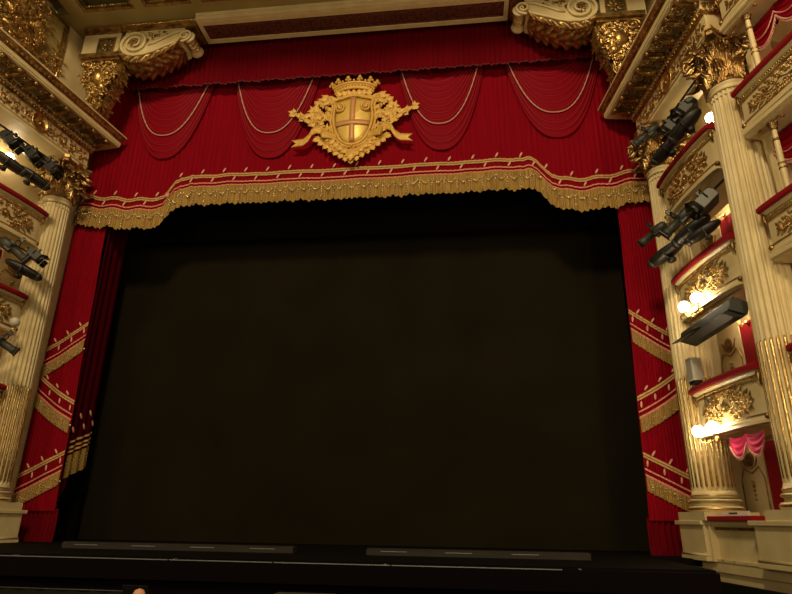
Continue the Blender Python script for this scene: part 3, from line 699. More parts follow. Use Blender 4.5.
# ================================================================== consoles, corbels flanking the lintel
def console(s):
    where = 'left end of the lintel' if s < 0 else 'right end of the lintel'
    t = thing('scroll_console', 'cream S-scroll console with gilded acanthus underside, at the ' + where, 'console bracket', (s * 6.9, 14.4, 15.35))
    # local x: 0 near the big volute, NEGATIVE x... mirrored builder: +x points away from the centre line
    # coordinates below are given as distance d from the centre line minus 6.9
    def q(d): return d - 6.9
    p = MB(s < 0)
    body = [(q(7.5), 1.35), (q(7.58), .95), (q(7.5), .55), (q(7.1), .32), (q(6.6), .33), (q(6.2), .46), (q(5.7), .68), (q(5.5), .80), (q(5.46), 1.0), (q(5.46), 1.35)]
    p.prism(body, .0, .78); p.build('body', CREAM, t)
    p = MB(s < 0)
    # big volute band and long S band to the small volute
    pts = []; rs = []
    for i in range(61):
        f = i / 60; a = RAD(-90) + f * RAD(360 * 2.0); r = .12 + .38 * (1 - f)
        pts.append((q(7.09) + r * cos(a), -.05 - .03 * f, .83 + r * sin(a))); rs.append(.055 * (1 - .45 * f))
    sb = [(q(5.44) + .0, .75), (q(5.55), .78), (q(5.8), .70), (q(6.1), .58), (q(6.4), .44), (q(6.7), .35)]
    sp2 = []
    for i in range(31):
        f = 1 - i / 30; a = RAD(-90) - f * RAD(540); r = .05 + .17 * (1 - f)
        sp2.append((q(5.40) + r * cos(a), -.05, 1.0 + r * sin(a)))
    full = sp2[:-1] + [(x, -.05, z) for x, z in sb] + pts
    p.tube(full, [.04] * (len(sp2) - 1 + len(sb)) + rs, 8)
    up = [(q(5.45), 1.22), (q(5.8), 1.12), (q(6.1), .98), (q(6.4), .80), (q(6.62), .74)]
    p.tube([(x, -.04, z) for x, z in up], .035, 8)
    p.build('volute_band', CREAM, t)
    p = MB(s < 0); rosette(p, q(7.09), .83, .20, 8, .02)
    foliage_mass(p, q(5.9), q(6.7), .95, 1.28, 14, .16, .02, lambda a, b: b > .95 + (a - q(5.9)) * -.1, random.Random(2))
    p.build('side_relief', DGOLD, t)
    # acanthus clothing the underside: a long lobed leaf wrapped round the curve
    under = [(q(7.55), .50), (q(7.30), .36), (q(7.0), .27), (q(6.6), .28), (q(6.2), .42), (q(5.9), .54), (q(5.6), .66), (q(5.45), .78)]
    def uc(f):
        f *= len(under) - 1; i = min(int(f), len(under) - 2); f -= i; return [under[i][k] + (under[i + 1][k] - under[i][k]) * f for k in (0, 1)]
    def dr(f): return .06 + .22 * sin(pi * min(1, f * 1.02)) ** .6
    p = MB(s < 0)
    def side(u, v):
        x_, z_ = uc(u); d_ = dr(u) * (1 + .28 * abs(sin(u * 26))); ph = sin(u * 52 + v * 6)
        return (x_ + .10 * v, -.05 - .08 * sin(pi * v) - .045 * ph * v, z_ + .03 - d_ * v)
    p.grid(side, 150, 8)
    p.grid(lambda u, v: (side(u, 1)[0] + .02 * sin(v * 9), -.05 + .82 * v, side(u, 1)[2] + .09 * abs(sin(u * 26 + 10 * abs(v - .5))) - .07 * sin(pi * v) ** .5), 150, 14)
    p.build('acanthus', DGOLD, t, solid=.02)
    # rolled end: baluster-like roll along y under the small volute
    p = MB(s < 0); p.lathe([(.20, 0), (.22, .04), (.17, .12), (.13, .25), (.16, .38), (.13, .50), (.17, .62), (.22, .72), (.20, .78)], 20, T(q(5.30), .0, .98) @ RX(-pi / 2)); p.build('scroll_roll', CREAM, t)
    p = MB(s < 0)
    for yy in (.12, .25, .38, .52, .64): p.lathe([(.155, -.02), (.185, 0), (.155, .02)], 18, T(q(5.30), yy, .98) @ RX(-pi / 2))
    spiral(p, q(5.40), 1.0, .10, 1.5, 1, 0, .025, .2, .05)
    p.build('roll_gilding', GOLD, t)
    # crown moulding with egg row and the cream block with square rosette panel beyond it
    p = MB(s < 0); p.box(q(5.05), q(7.62), -.06, .80, 1.36, 1.46); p.box(q(5.02), q(7.62), -.12, .80, 1.46, 1.60); p.build('crown_moulding', DGOLD, t, bevel=.01)
    p = MB(s < 0)
    for i in range(34): p.ball((q(5.1) + i * .075, -.14, 1.53), .033, 6, 4, (1, 1, 1.4))
    p.build('egg_row', BRIGHTGOLD, t)
console(1); console(-1)
def corbel(s):
    t = thing('gilded_corbel', 'massive gilded figure corbel below a cream block, %s upper corner of the red curtain' % LR[s], 'corbel', (s * 8.1, 14.4, 13.4))
    def q(d): return d - 8.1
    p = MB(s < 0); p.box(q(7.66), q(8.95), 0, .45, 2.36, 3.3); p.build('block', CREAM, t)
    p = MB(s < 0); p.box(q(7.64), q(8.95), -.06, .45, 3.31, 3.41); p.box(q(7.64), q(8.95), -.12, .45, 3.41, 3.55); p.build('crown_moulding', DGOLD, t, bevel=.01)
    p = MB(s < 0); p.box(q(7.48), q(8.80), -.10, .45, 2.12, 2.20); p.box(q(7.44), q(8.86), -.20, .45, 2.20, 2.36); p.build('shelf_moulding', DGOLD, t, bevel=.015)
    p = MB(s < 0)
    for a, b, c, d in ((-.30, .30, .60, .66), (-.30, .30, 0, .06), (-.30, -.24, .06, .60), (.24, .30, .06, .60)): p.box(q(8.1) + a, q(8.1) + b, -.05, 0, 2.44 + c, 2.44 + d)
    p.build('square_frame', DGOLD, t)
    p = MB(s < 0); p.box(q(8.1) - .25, q(8.1) + .25, -.012, 0.01, 2.49, 3.05); p.build('square_ground', OLIVE, t)
    p = MB(s < 0); rosette(p, q(8.1), 2.77, .26, 8, .01); p.build('square_rosette', DGOLD, t)
    p = MB(s < 0); core = [(q(8.72), 2.14), (q(8.70), 1.5), (q(8.42), .75), (q(8.1), .25), (q(7.92), .18), (q(7.80), .5), (q(7.55), 1.2), (q(7.42), 1.8), (q(7.42), 2.14)]
    p.prism(core, .10, .45)
    def edge(b): return q(7.92) - (b - .15) * .30 if b < 1.4 else q(7.50)
    def ins(a, b): return .1 < b < 1.98 and a < q(8.60) - max(0, 1.4 - b) * .50 and a > edge(b)
    foliage_mass(p, q(7.3), q(8.85), .1, 2.1, 330, .18, .16, ins, random.Random(31))
    p.ball((q(8.05), -.14, 1.40), .22, 14, 10, (1, .8, 1.2)); p.ball((q(7.85), -.12, 1.0), .16, 12, 8); p.lathe([(.2, 0), (.22, .05), (.1, .08)], 14, T(q(8.45), .0, 1.85) @ RX(pi / 2))
    spiral(p, q(8.45), 1.84, .20, 1.7, 1, 0, .04, .2, .18)
    rr = random.Random(8)
    for k in range(110):
        b = rr.uniform(.2, 2.05); M = T(edge(b) - .03, rr.uniform(.0, .42), 0) @ RZ(RAD(-78))
        leaf(p, 0, b, rr.uniform(0, 6.28), .17, .11, .02, .4, 2, M)
    p.build('carved_figure', GOLD, t)
corbel(1); corbel(-1)

# ================================================================== OPERA BOXES
def opera_box(loc, rz, s, L, h, label, group, detail=True, bulge=.10, depth=1.0, scrollw=None, floor=True, railM=None):
    """parapet runs local x 0..L, faces local -y; origin at the top of the rail at its far end"""
    t = thing('opera_box', label, 'opera box', loc, rz, group)
    def bow(x): q = x / L; return -bulge * (sin(pi * min(1, max(0, q)))) ** .6
    N = 24; xs_ = [L * i / N for i in range(N + 1)]
    def swept(prof, x0=0, x1=L, extra=0):
        mb = MB(s < 0); vs = []; n = len(prof)
        for i in range(N + 1):
            x = x0 + (x1 - x0) * i / N
            for y, z in prof: vs.append((x, y + bow((x - x0) / (x1 - x0) * L), z))
        fs = [(i * n + j, i * n + (j + 1) % n, (i + 1) * n + (j + 1) % n, (i + 1) * n + j) for i in range(N) for j in range(n)]
        fs += [tuple(range(n - 1, -1, -1)), tuple(range(N * n, N * n + n))]
        mb.add(vs, fs); return mb
    # velvet rail
    swept([(-.11, .02), (-.16, -.03), (-.16, -.10), (-.13, -.13), (.22, -.13), (.24, .0), (.1, .05)], -.06, L + .06).build('velvet_rail', railM or REDV, t, bevel=.01)
    swept([(0, -.11), (0, -h), (.10, -h), (.10, -.11)]).build('parapet', CREAM, t)
    swept([(-.10, -.11), (-.09, -.16), (-.03, -.20), (0, -.20), (0, -.11)], -.03, L + .03).build('top_moulding', CREAM, t)
    swept([(-.035, -.29), (-.035, -.31), (0, -.31), (0, -.29)]).build('gilt_line', GOLD, t)
    swept([(-.07, -h), (-.07, -h + .05), (-.03, -h + .10), (-.03, -h + .15), (.02, -h + .15), (.02, -h)]).build('foot_moulding', CREAM, t)
    swept([(-.045, -h + .15), (-.045, -h + .175), (.01, -h + .175), (.01, -h + .15)]).build('foot_gilding', GOLD, t)
    p = MB(s < 0); n = int(L / .06)
    for i in range(n):
        x = .03 + i * .06; p.ball((x, bow(x) - .03, -.235), .020, 6, 4, (1, 1, 1.35))
    p.build('egg_and_dart', GOLD, t)
    p = MB(s < 0)
    for x in (-.0, L): p.tube([(x, bow(x) - .06, -.15), (x, bow(x) - .07, -.3), (x, bow(x) - .03, -.42)], [.05, .035, .012], 6)
    for x in (.0, L): p.ball((x, bow(x) - .04, -h + .12), .06, 8, 6)
    p.build('corner_brackets', DGOLD, t)
    if detail:
        tmp = MB(); sw = scrollw or L * .72; zc = -(h + .16) / 2
        curlwork(tmp, L / 2 - sw / 2, L / 2 + sw / 2, zc, (h - .46) * 1.15)
        p = MB(s < 0); p.add([(v.x, v.y + bow(v.x), v.z) for v in tmp.v], tmp.f, True); p.build('scroll_relief', GOLD, t)
    if floor:
        p = MB(s < 0); p.box(.0, L, .10, depth, -h, -h + .12); p.build('floor_slab', CREAM, t)
    return t
# proscenium boxes between the columns
lv = {1: (10.12, 7.40, 4.64), -1: (10.02, 7.42, 4.88)}
names = ('topmost', 'middle', 'lowest')
for s in (1, -1):
    for i, z in enumerate(lv[s]):
        x, y = wallpt(s, .46, .28) if s > 0 else wallpt(s, .60, .24)
        side = 'between the two right columns' if s > 0 else 'beside the left column'
        extra = {(1, 0): 'behind black spotlights', (1, 1): 'above two lit globe lamps', (1, 2): 'brightly lit by the lamp at its foot'}.get((s, i), 'with lanterns around it')
        opera_box((x, y, z), wrot(s), s, 2.5, 1.12, '%s red-railed box %s, %s' % (names[i], side, extra), 'proscenium boxes')
# box interiors: back panel with rosette and garland
for s in (1, -1):
    for i, z in enumerate((8.4, 5.65, 2.9) if s > 0 else (8.4, 5.65)):
        x, y = wallpt(s, .05, -.98)
        t = thing('wall_panel', 'cream arched wall panel with gilt disc and garland inside the %s box opening %s' % (('upper', 'middle', 'lower')[i], 'between the right columns' if s > 0 else 'by the left column'), 'wall panel', (x, y, z - 1.2), wrot(s))
        p = MB(s < 0); p.box(-.55, .50, -.04, .05, -.6, 1.9); p.build('panel', CREAM, t)
        p = MB(s < 0); p.tube([(-.45, -.05, -.5), (-.45, -.05, 1.0), (-.3, -.05, 1.25), (0, -.05, 1.12), (.3, -.05, 1.25), (.45, -.05, 1.0), (.45, -.05, -.5)], .022, 6)
        p.tube([(-.3, -.05, 1.5), (-.2, -.05, 1.3), (0, -.05, 1.22), (.2, -.05, 1.3), (.3, -.05, 1.5)], .015, 6)
        for k in range(5): p.ball((0, -.06, .95 - .1 * k), .05 - .006 * k, 6, 4)
        p.build('garland', DGOLD, t)
        p = MB(s < 0); p.lathe([(.15, 0), (.15, .03), (.11, .05), (.001, .05)], 20, T(0, -.04, 1.42) @ RX(pi / 2)); p.build('disc', DGOLD, t)
        p = MB(s < 0); p.box(.52, 1.4, -.02, .05, -.6, 1.75); p.build('doorway_hanging', REDV, t)
# sign, rail and panel of the lowest box at stage level
x, y = wallpt(1, .44, .46)
t = thing('stage_box', 'low cream stage-side box front with red rail between the two right pedestals', 'opera box', (x, y, .98), wrot(1))
p = MB(); p.box(0, 1.85, .12, .2, 0, .80); p.box(0, .08, -.03, .12, 0, .80); p.box(0, 1.85, .02, .14, 0, .06); p.build('panel', CREAM, t, bevel=.008)
p = MB(); p.box(-.03, 1.88, -.10, .24, .80, .90); p.build('velvet_rail', REDV, t, bevel=.02)
p = MB(); p.extr([(-.02, .80), (.0, .74), (.08, .68), (.12, .68), (.12, .80)], .02, 1.83); p.build('top_moulding', CREAM, t)
p = MB()
for i in range(22): p.box(.1 + i * .078, .145 + i * .078, .065, .12, .63, .68)
p.build('dentils', DGOLD, t)
p = MB()
for k in range(3): p.ball((.35 + .42 * k, .0, .05), .016, 8, 5)
p.build('stud', BRASS, t)
x, y = wallpt(1, .95, .42)
t = thing('sign_card', 'small white sign card standing on the red rail beside the right column base', 'sign', (x, y, 1.885), wrot(1))
p = MB(); p.box(0, 1.0, 0, .03, 0, .085); p.build('card', SIGN, t)
p = MB(); xx = .30
for w_ in (.05, .03, .045, .03, .035, .05, .03, .04): p.box(xx, xx + w_ * .8, -.004, 0, .03, .062); xx += w_
p.build('lettering', INK, t)
# rose silk swag in the lowest opening
x, y = wallpt(1, 1.18, .02)
t = thing('silk_pelmet', 'rose-pink silk swag pelmet with fringe under the lowest box between the right columns', 'curtain', (x, y, 3.50), wrot(1))
for k in range(2):
    p = MB(); c = .25 + .62 * k
    def fn(u, v):
        a = u * 2 - 1; return (c + a * .31, -.05 - .05 * sin(pi * v * 3.0) ** 2 * (1 - a * a), -(.20 * v) - (.06 + .20 * v) * (1 - abs(a) ** 2.2) - .02)
    p.grid(fn, 16, 16); p.build('swag', PINKSILK, t)
    p = MB(); p.tube([(fn(i / 16, 1)[0], -.07, fn(i / 16, 1)[2]) for i in range(17)], .018, 5)
    for i in range(17):
        q = fn(i / 16, 1); p.tube([(q[0], -.07, q[2]), (q[0], -.07, q[2] - .07)], .008, 4)
    p.build('fringe', CORD, t)

# ================================================================== AUDITORIUM BOXES (right edge)
AX, AY, AR = 9.25, 11.08, RAD(-74.4)
a_lv = [(12.95, 'topmost box at the upper right corner, only its cream underside and foot moulding in view'), (10.24, 'large near box at the upper right with gilt scrollwork and crimson rail'),
        (7.49, 'cream box at the right edge below the large near box, beside the column'), (4.74, 'sliver of a red-railed box at the right edge beside the column gilding')]
for z, lab in a_lv:
    o = opera_box((AX, AY, z), AR, 1, 3.4, .98, lab, 'auditorium boxes', True, .06, 1.6, 3.0)
    p = MB(); p.box(-.05, 3.4, -.10, .0, -1.08, -.98); p.box(-.05, 3.4, -.03, 1.6, -1.13, -1.06); p.build('underside', CREAM, o, bevel=.01)
m = MB(); m.box(-.3, 5.2, 1.75, 1.95, 0, 16); o = struct(m.build('wall_right_auditorium', REDV)); o.location = (AX, AY, 0); o.rotation_euler = (0, 0, AR)
m = MB(); m.box(-.05, .12, .40, .95, 0, 12.0); o = struct(m.build('wall_pier_right', CREAM, bevel=.02)); o.location = (AX, AY, 0); o.rotation_euler = (0, 0, AR)
m = MB(); m.box(-.1, 5.2, .15, .32, 0, 3.1); o = struct(m.build('wall_parterre_right', CREAM)); o.location = (AX, AY, 0); o.rotation_euler = (0, 0, AR)
def W2(u, w): return (AX + u * cos(AR) + w * sin(AR), AY + u * sin(AR) - w * cos(AR))
for i, (zb_, lab) in enumerate(((10.24, 'slender cream colonnette with gilt rings standing in the upper right box'), (7.49, 'slender cream colonnette with gilt rings at the right edge, below the large near box'))):
    x, y = W2(.50, -.12); t = thing('colonnette', lab, 'colonnette', (x, y, zb_ - .02), AR)
    H = 1.72
    p = MB(); p.lathe([(.075, 0), (.085, .04), (.06, .10), (.05, .16), (.062, .5), (.052, 1.2), (.045, H - .25), (.07, H - .18), (.08, H - .08)], 16); p.build('shaft', CREAM, t)
    p = MB()
    for zz in (.11, .62, .72, 1.25, H - .22): p.lathe([(.055, zz - .03), (.078, zz), (.055, zz + .03)], 14)
    for k in range(6): leaf(vo_wrap(p, RZ(k * pi / 3)), 0, H - .2, pi / 2, .14, .09, .055, .5, 2)
    p.m = I4; p.build('gilt_rings', DGOLD, t)
    p = MB(); p.extr([(-.05, H - .08), (-.05, H + .02), (.3, H + .02), (.3, H - .04)], -.35, .35); p.tube([(-.33, -.05, H - .16), (-.2, -.06, H - .03), (0, -.05, H - .08), (.2, -.06, H - .03), (.33, -.05, H - .16)], .03, 6); p.build('bracket_capital', GOLD, t)
    x, y = W2(.12, -.45); t = thing('box_valance', 'crimson swag valance with pale fringe hanging in the %s' % ('upper right box' if i == 0 else 'right-edge box below the large near box'), 'curtain', (x, y, zb_ + 1.58), AR)
    p = MB(); p.grid(lambda u, v: (3.2 * u, .03 + .015 * sin(u * 150), -.45 + .50 * v), 240, 2); p.build('gathered_heading', RED, t)
    for k in range(4):
        p = MB(); c = .40 + .80 * k
        def fn(u, v): a = u * 2 - 1; return (c + a * .41, -.04 - .05 * sin(pi * v * 4) ** 2 * (1 - a * a), -(.30 * v) - (.04 + .36 * v) * (1 - a * a) - .04)
        p.grid(fn, 16, 20); p.build('swag', SWAG, t)
        p = MB(); p.tube([(fn(i_ / 16, 1)[0], -.07, fn(i_ / 16, 1)[2]) for i_ in range(17)], .02, 5)
        p.tube([(fn(i_ / 16, .7)[0], -.10, fn(i_ / 16, .7)[2]) for i_ in range(17)], .014, 5)
        for i_ in range(24):
            q = fn(i_ / 23, 1); p.tube([(q[0], -.07, q[2]), (q[0], -.07, q[2] - .08)], [.008, .013], 4)
        p.build('fringe', CORD, t)

# ================================================================== SCONCES
def sconce(s, u, w, z, label, globes=2, lit=True, group=None, scale=1.0):
    x, y = wallpt(s, u, w); t = thing('globe_sconce', label, 'wall lamp', (x, y, z), wrot(s), group); t.scale = (scale,) * 3
    p = MB(s < 0); p.lathe([(.07, 0), (.05, .05), (.02, .07)], 12, RX(pi / 2))
    for k in range(globes):
        a = (k - (globes - 1) / 2) * .60
        p.tube([(0, -.05, 0), (a * .4, -.16, -.10), (a * .8, -.24, -.08), (a, -.26, .0), (a, -.26, .04)], .014, 6)
        spiral(p, a * .5, -.09, .055, 1.3, 1, 0, .009, .2, .14); p.lathe([(.02, .0), (.045, .03), (.05, .05)], 10, T(a, -.26, .02))
    p.build('brass_arm', BRASS, t)
    for k in range(globes):
        a = (k - (globes - 1) / 2) * .60
        p = MB(s < 0); p.ball((a, -.26, .17), .13, 16, 12); p.build('glass_globe', GLOBE if lit else GLOBED, t)
sconce(1, 1.48, .36, 6.24, 'pair of lit globe lamps under the middle box between the right columns', 2)
sconce(1, 1.24, .36, 3.44, 'pair of lit globe lamps at the foot of the lowest box, beside the gilded flutes', 2)
sconce(-1, 1.30, .38, 6.32, 'pair of unlit milky globe lamps at the left edge below the middle left box', 2, False)
for s, u, z, lab in ((1, .88, 8.98, 'lit globe lamp glowing behind the lanterns under the topmost right box'), (1, .95, 6.15, 'lit globe lamp half hidden behind the long black lantern on the right'),
                     (1, 1.22, 11.5, 'lit globe lamp above the topmost right box, under the entablature'), (-1, 1.22, 11.55, 'lit globe lamp above the topmost left box, between black lanterns')):
    sconce(s, u, -.94 if u < 1.2 else -1.12, z, lab, 1, True)

# ================================================================== STAGE LANTERNS
def lantern(loc, rot, label, kind='profile', sc=1.0, col=None, group='stage lanterns hung in the boxes'):
    """built along local -y (beam direction) from a clamp at the origin above"""
    col = col or LGREY; t = thing('stage_lantern', label, 'stage light', loc, 0, group); t.rotation_euler = rot; t.scale = (sc,) * 3
    A = RX(pi / 2)
    if kind == 'profile':
        p = MB(); p.lathe([(.08, -.42), (.14, -.36), (.165, -.22), (.165, .0), (.12, .05), (.12, .40), (.135, .42), (.135, .52)], 18, A); p.box(-.13, .13, -.03, .14, -.15, .15); p.build('body', col, t)
        p = MB(); p.lathe([(.12, .515), (.12, .53), (.001, .535)], 18, A); p.build('lens', GLASS, t)
        p = MB(); p.tube([(-.20, 0, 0), (-.20, 0, .24), (-.12, 0, .30), (.12, 0, .30), (.20, 0, .24), (.20, 0, 0)], .018, 6); p.lathe([(.03, -.22), (.03, -.16)], 10, RY(pi / 2)); p.lathe([(.03, .16), (.03, .22)], 10, RY(pi / 2)); p.build('yoke', LBLK, t)
        p = MB(); p.box(-.04, .04, -.05, .05, .29, .42); p.tube([(0, -.06, .42), (0, 0, .47), (0, .06, .42)], .018, 6); p.build('clamp', LBLK, t)
        p = MB(); p.box(-.15, .15, -.56, -.54, -.15, .15); p.build('colour_frame', LBLK, t)
    elif kind == 'head':   # long oval moving head with a flat stalk
        p = MB(); p.lathe([(.05, -.56), (.15, -.50), (.24, -.28), (.28, .05), (.25, .38), (.16, .56), (.06, .62)], 22, A @ SC(1, .55, 1)); p.build('body', LBLK, t)
        p = MB(); p.lathe([(.20, .46), (.20, .52), (.15, .58)], 20, A @ SC(1, .62, 1)); p.build('front_ring', LGREY, t)
        p = MB(); p.tube([(-.30, 0, .02), (-.30, 0, -.2), (-.2, 0, -.24), (.2, 0, -.24), (.30, 0, -.2), (.30, 0, .02)], .025, 6); p.build('yoke', LBLK, t, bevel=.02)
        p = MB(); p.lathe([(.10, -.34), (.12, -.30), (.12, -.25), (.04, -.22)], 14); p.build('base', LBLK, t, bevel=.03)
    elif kind == 'flood':  # boxy flood with barn doors and silver top
        p = MB(); p.extr([(-.28, -.18), (-.30, .18), (.20, .22), (.28, .10), (.28, -.12)], -.30, .30); p.build('body', col, t, bevel=.02)
        p = MB(); p.grid(lambda u, v: (-.30 + .6 * u, -.30 - .22 * v, .18 + .10 * v), 1, 1); p.grid(lambda u, v: (-.30 + .6 * u, -.29 - .22 * v, -.18 - .10 * v), 1, 1)
        p.grid(lambda u, v: (-.30 - .1 * v, -.30 - .2 * v, -.17 + .34 * u), 1, 1); p.grid(lambda u, v: (.30 + .1 * v, -.30 - .2 * v, -.17 + .34 * u), 1, 1); p.build('barn_doors', LBLK, t, solid=.008)
        p = MB(); p.box(-.27, .27, -.30, -.285, -.15, .16); p.build('lens', GLASS, t)
        p = MB()
        for k in range(7): p.box(-.24 + k * .075, -.20 + k * .075, -.10, .18, .205, .235)
        p.build('cooling_fins', SILV, t)
        p = MB(); p.tube([(-.34, 0, 0), (-.34, 0, .30), (.34, 0, .30), (.34, 0, 0)], .018, 6); p.box(-.04, .04, -.04, .04, .29, .42); p.build('yoke', LBLK, t)
    return t
def hang(s, u, w, z, rx, rz, label, kind, sc=1.0, col=None):
    x, y = wallpt(s, u, w)
    return lantern((x, y, z), (RAD(rx), 0, RAD(rz)), label, kind, sc, col)
hang(1, .95, .72, 11.30, 30, -115, 'small grey lantern nearest the right capital, above the topmost box', 'profile', .8)
hang(1, 1.72, .42, 10.98, 35, -110, 'grey boxy lantern under the right entablature, second from the capital', 'flood', .70)
hang(1, 2.42, .40, 10.98, 35, -110, 'grey boxy lantern under the right entablature, nearest the rightmost column', 'flood', .70)
hang(1, 1.60, .62, 10.42, 28, -140, 'black oval lantern lying just above the topmost right rail, nearer the capital', 'head', .80)
hang(1, 2.50, .60, 10.45, 28, -140, 'black oval lantern lying above the topmost right rail, behind the nearest column', 'head', .80)
# right, under the topmost box
hang(1, .80, .86, 8.50, 25, -130, 'grey-green lantern with open barn door hanging left-most below the topmost right box', 'profile', .80)
hang(1, 1.48, .55, 8.50, 40, -115, 'grey-green angled lantern below the topmost right box, beside the silver one', 'profile', .90)
hang(1, 2.45, .38, 8.45, 35, -110, 'silver-finned flood lantern tucked under the topmost right box', 'flood', .80, SILV)
hang(1, 2.05, .62, 7.95, 25, -135, 'black oval lantern in the middle of the cluster below the topmost right box', 'head', .85)
hang(1, 1.10, .78, 7.82, 22, -135, 'lowest black oval lantern, just above the middle right box rail', 'head', .85)
hang(1, 2.62, .70, 7.62, 25, -120, 'black oval lantern against the nearest column, above the middle right rail', 'head', .70)
# left side
hang(-1, 1.05, .55, 11.28, 35, 110, 'black lantern under the left entablature, nearest the left capital', 'flood', .68, LBLK)
hang(-1, 1.72, .50, 11.28, 35, 110, 'black lantern under the left entablature, second from the capital', 'flood', .68, LBLK)
hang(-1, 2.4, .46, 11.30, 35, 110, 'black lantern under the left entablature, at the picture edge', 'flood', .68, LBLK)
hang(-1, 1.55, .62, 10.62, 25, 135, 'black oval lantern above the topmost left rail, nearest the left capital', 'head', .85)
hang(-1, 2.35, .62, 10.60, 25, 135, 'black oval lantern above the topmost left rail, at the picture edge', 'head', .85)
hang(-1, .92, .66, 8.45, 30, 115, 'grey lantern with side flap below the topmost left box', 'flood', .62)
hang(-1, 1.55, .55, 8.42, 35, 120, 'grey lantern at the left edge below the topmost left box', 'profile', .90)
hang(-1, 1.22, .72, 7.92, 22, 125, 'black oval lantern above the middle left rail', 'head', .85)
hang(-1, 1.30, .70, 5.85, 30, 120, 'dark lantern at the left edge below the unlit globe lamps', 'profile', .8)
# the pipes that carry them
for s, z, lab in ((1, 11.8, 'dark lighting pipe under the right entablature'), (1, 8.84, 'dark lighting pipe under the topmost right box'), (-1, 11.8, 'dark lighting pipe under the left entablature'), (-1, 8.74, 'dark lighting pipe under the topmost left box')):
    x, y = wallpt(s, .6, .12); m = MB(s < 0); m.tube([(0, 0, 0), (2.3, 0, 0)], .03, 8)
    for q in (.1, 2.2): m.tube([(q, 0, 0), (q, .0, .14)], .02, 6)
    o = m.build('lighting_pipe', LBLK); tag(o, lab, 'pipe'); o.location = (x, y, z); o.rotation_euler = (0, 0, wrot(s))
# long black batten lantern below the lit globes
x, y = wallpt(1, 1.82, .50)
t = thing('batten_lantern', 'long dark trough lantern slung below the middle right box, under the globe lamps', 'stage light', (x, y, 5.72), wrot(1))
t.rotation_euler = (RAD(-20), RAD(-2), wrot(1))
p = MB(); p.extr([(-.20, -.15), (-.23, .08), (-.08, .16), (.15, .15), (.17, -.12)], -.85, 1.25); p.build('housing', LGREY, t, bevel=.015)
p = MB(); p.extr([(-.22, -.16), (-.36, -.26), (-.37, -.24), (-.23, -.13)], -.88, .20); p.extr([(-.20, -.18), (-.30, -.28), (-.08, -.28), (.12, -.18)], -.1, 1.25); p.build('hood', LBLK, t, bevel=.01)
p = MB()
for k in range(12): p.box(-.78 + k * .06, -.76 + k * .06, -.12, .12, .14, .22)
p.build('cooling_fins', LBLK, t)
p = MB(); p.tube([(-.3, 0, .2), (-.25, .05, .34), (.4, .05, .38), (.45, 0, .2)], .025, 6); p.tube([(-.2, .0, .36), (.1, -.1, .30), (.5, .1, .42), (.9, .0, .36)], .015, 6); p.build('hanging_bracket', SILV, t)
x, y = wallpt(1, .95, .50)
t = thing('wall_loudspeaker', 'small pale box loudspeaker on the column nearest the right curtain, under the trough lantern', 'loudspeaker', (x, y, 4.98), wrot(1))
p = MB(); p.box(-.13, .13, -.12, .12, -.25, .27); p.build('casing', GREYP, t, bevel=.02)
p = MB(); p.box(-.10, .10, -.10, .10, -.32, -.25); p.tube([(0, .1, -.3), (.05, .12, -.6), (.02, .1, -.75)], .015, 6); p.build('mount', LBLK, t)

# ================================================================== STAGE FRONT AND PIT
t = thing('stage_apron', 'black stage apron with thin worn steel edge line across the foot of the picture', 'stage apron', (0, 11.4, 0))
p = MB(); p.box(-9.0, 7.42, -.16, 0, .62, .965); p.box(-9.0, 7.30, -.02, 0, .1, .62); p.build('fascia', PITW, t, bevel=.012)
xx = -8.9
for w_, z_ in ((3.2, .966), (3.7, .966), (1.95, .966), (2.1, .966), (2.9, .966)):
    p = MB(); p.box(xx, xx + w_ - .03, -.165, -.145, .955, .97); p.build('steel_edge', STEEL, t); xx += w_
for x0 in (-5.1, -1.95, 1.9, 5.2):
    p = MB(); p.box(x0, x0 + .04, -.14, .35, .966, .978); p.build('floor_hatch_strip', STEEL, t)
for (x0, x1, lab) in ((-5.66, -.36, 'long low brown metal footlight trough at the back left of the stage'), (1.23, 5.8, 'long low brown metal footlight trough at the back right of the stage')):
    t = thing('footlight_trough', lab, 'footlight trough', (x0, 13.5, 1.0)); L = x1 - x0
    p = MB(); p.extr([(0, 0), (0, .10), (.05, .13), (.30, .13), (.30, 0)], 0, L); p.build('housing', TROUGH, t)
    p = MB(); k = .3
    while k < L - .7: p.box(k, k + .55, -.006, 0, .07, .085); k += 1.35
    p.build('worn_strip', STEEL, t)
# pit partitions
for (x0, x1, y_, h_, lab) in ((-6.1, -2.3, 10.7, .44, 'dark green cloth screen at the lower left of the orchestra pit'), (-.6, .1, 10.6, .42, 'dim grey-brown panel left of the small emblem in the pit'), (2.3, 4.9, 10.7, .42, 'dark green cloth screen right of centre in the orchestra pit')):
    t = thing('pit_screen', lab, 'screen', ((x0 + x1) / 2, y_, 0)); hw = (x1 - x0) / 2
    p = MB(); p.grid(lambda u, v: (-hw + 2 * hw * u, .01 * sin(u * 60), .04 + h_ * v), 60, 1); p.build('cloth', PITG, t, solid=.01)
    p = MB(); p.tube([(-hw, 0, 0), (-hw, 0, h_ + .05), (hw, 0, h_ + .05), (hw, 0, 0)], .015, 6); p.build('frame', LBLK, t)
t = thing('equipment_case', 'low dark grey case with a small round white emblem in the orchestra pit', 'case', (.66, 10.8, 0)); t.scale = (.8, .8, .88)
p = MB(); p.box(-.62, .62, -.2, .2, 0, .60); p.build('body', mat('grey_brown_case', (.045, .038, .026), .7), t, bevel=.015)
p = MB(); p.tube([(.0 + .17 * cos(a), -.205, .52 + .15 * sin(a)) for a in [RAD(180 + i * 15) for i in range(13)]], .008, 5); p.build('emblem_arc', SIGN, t)
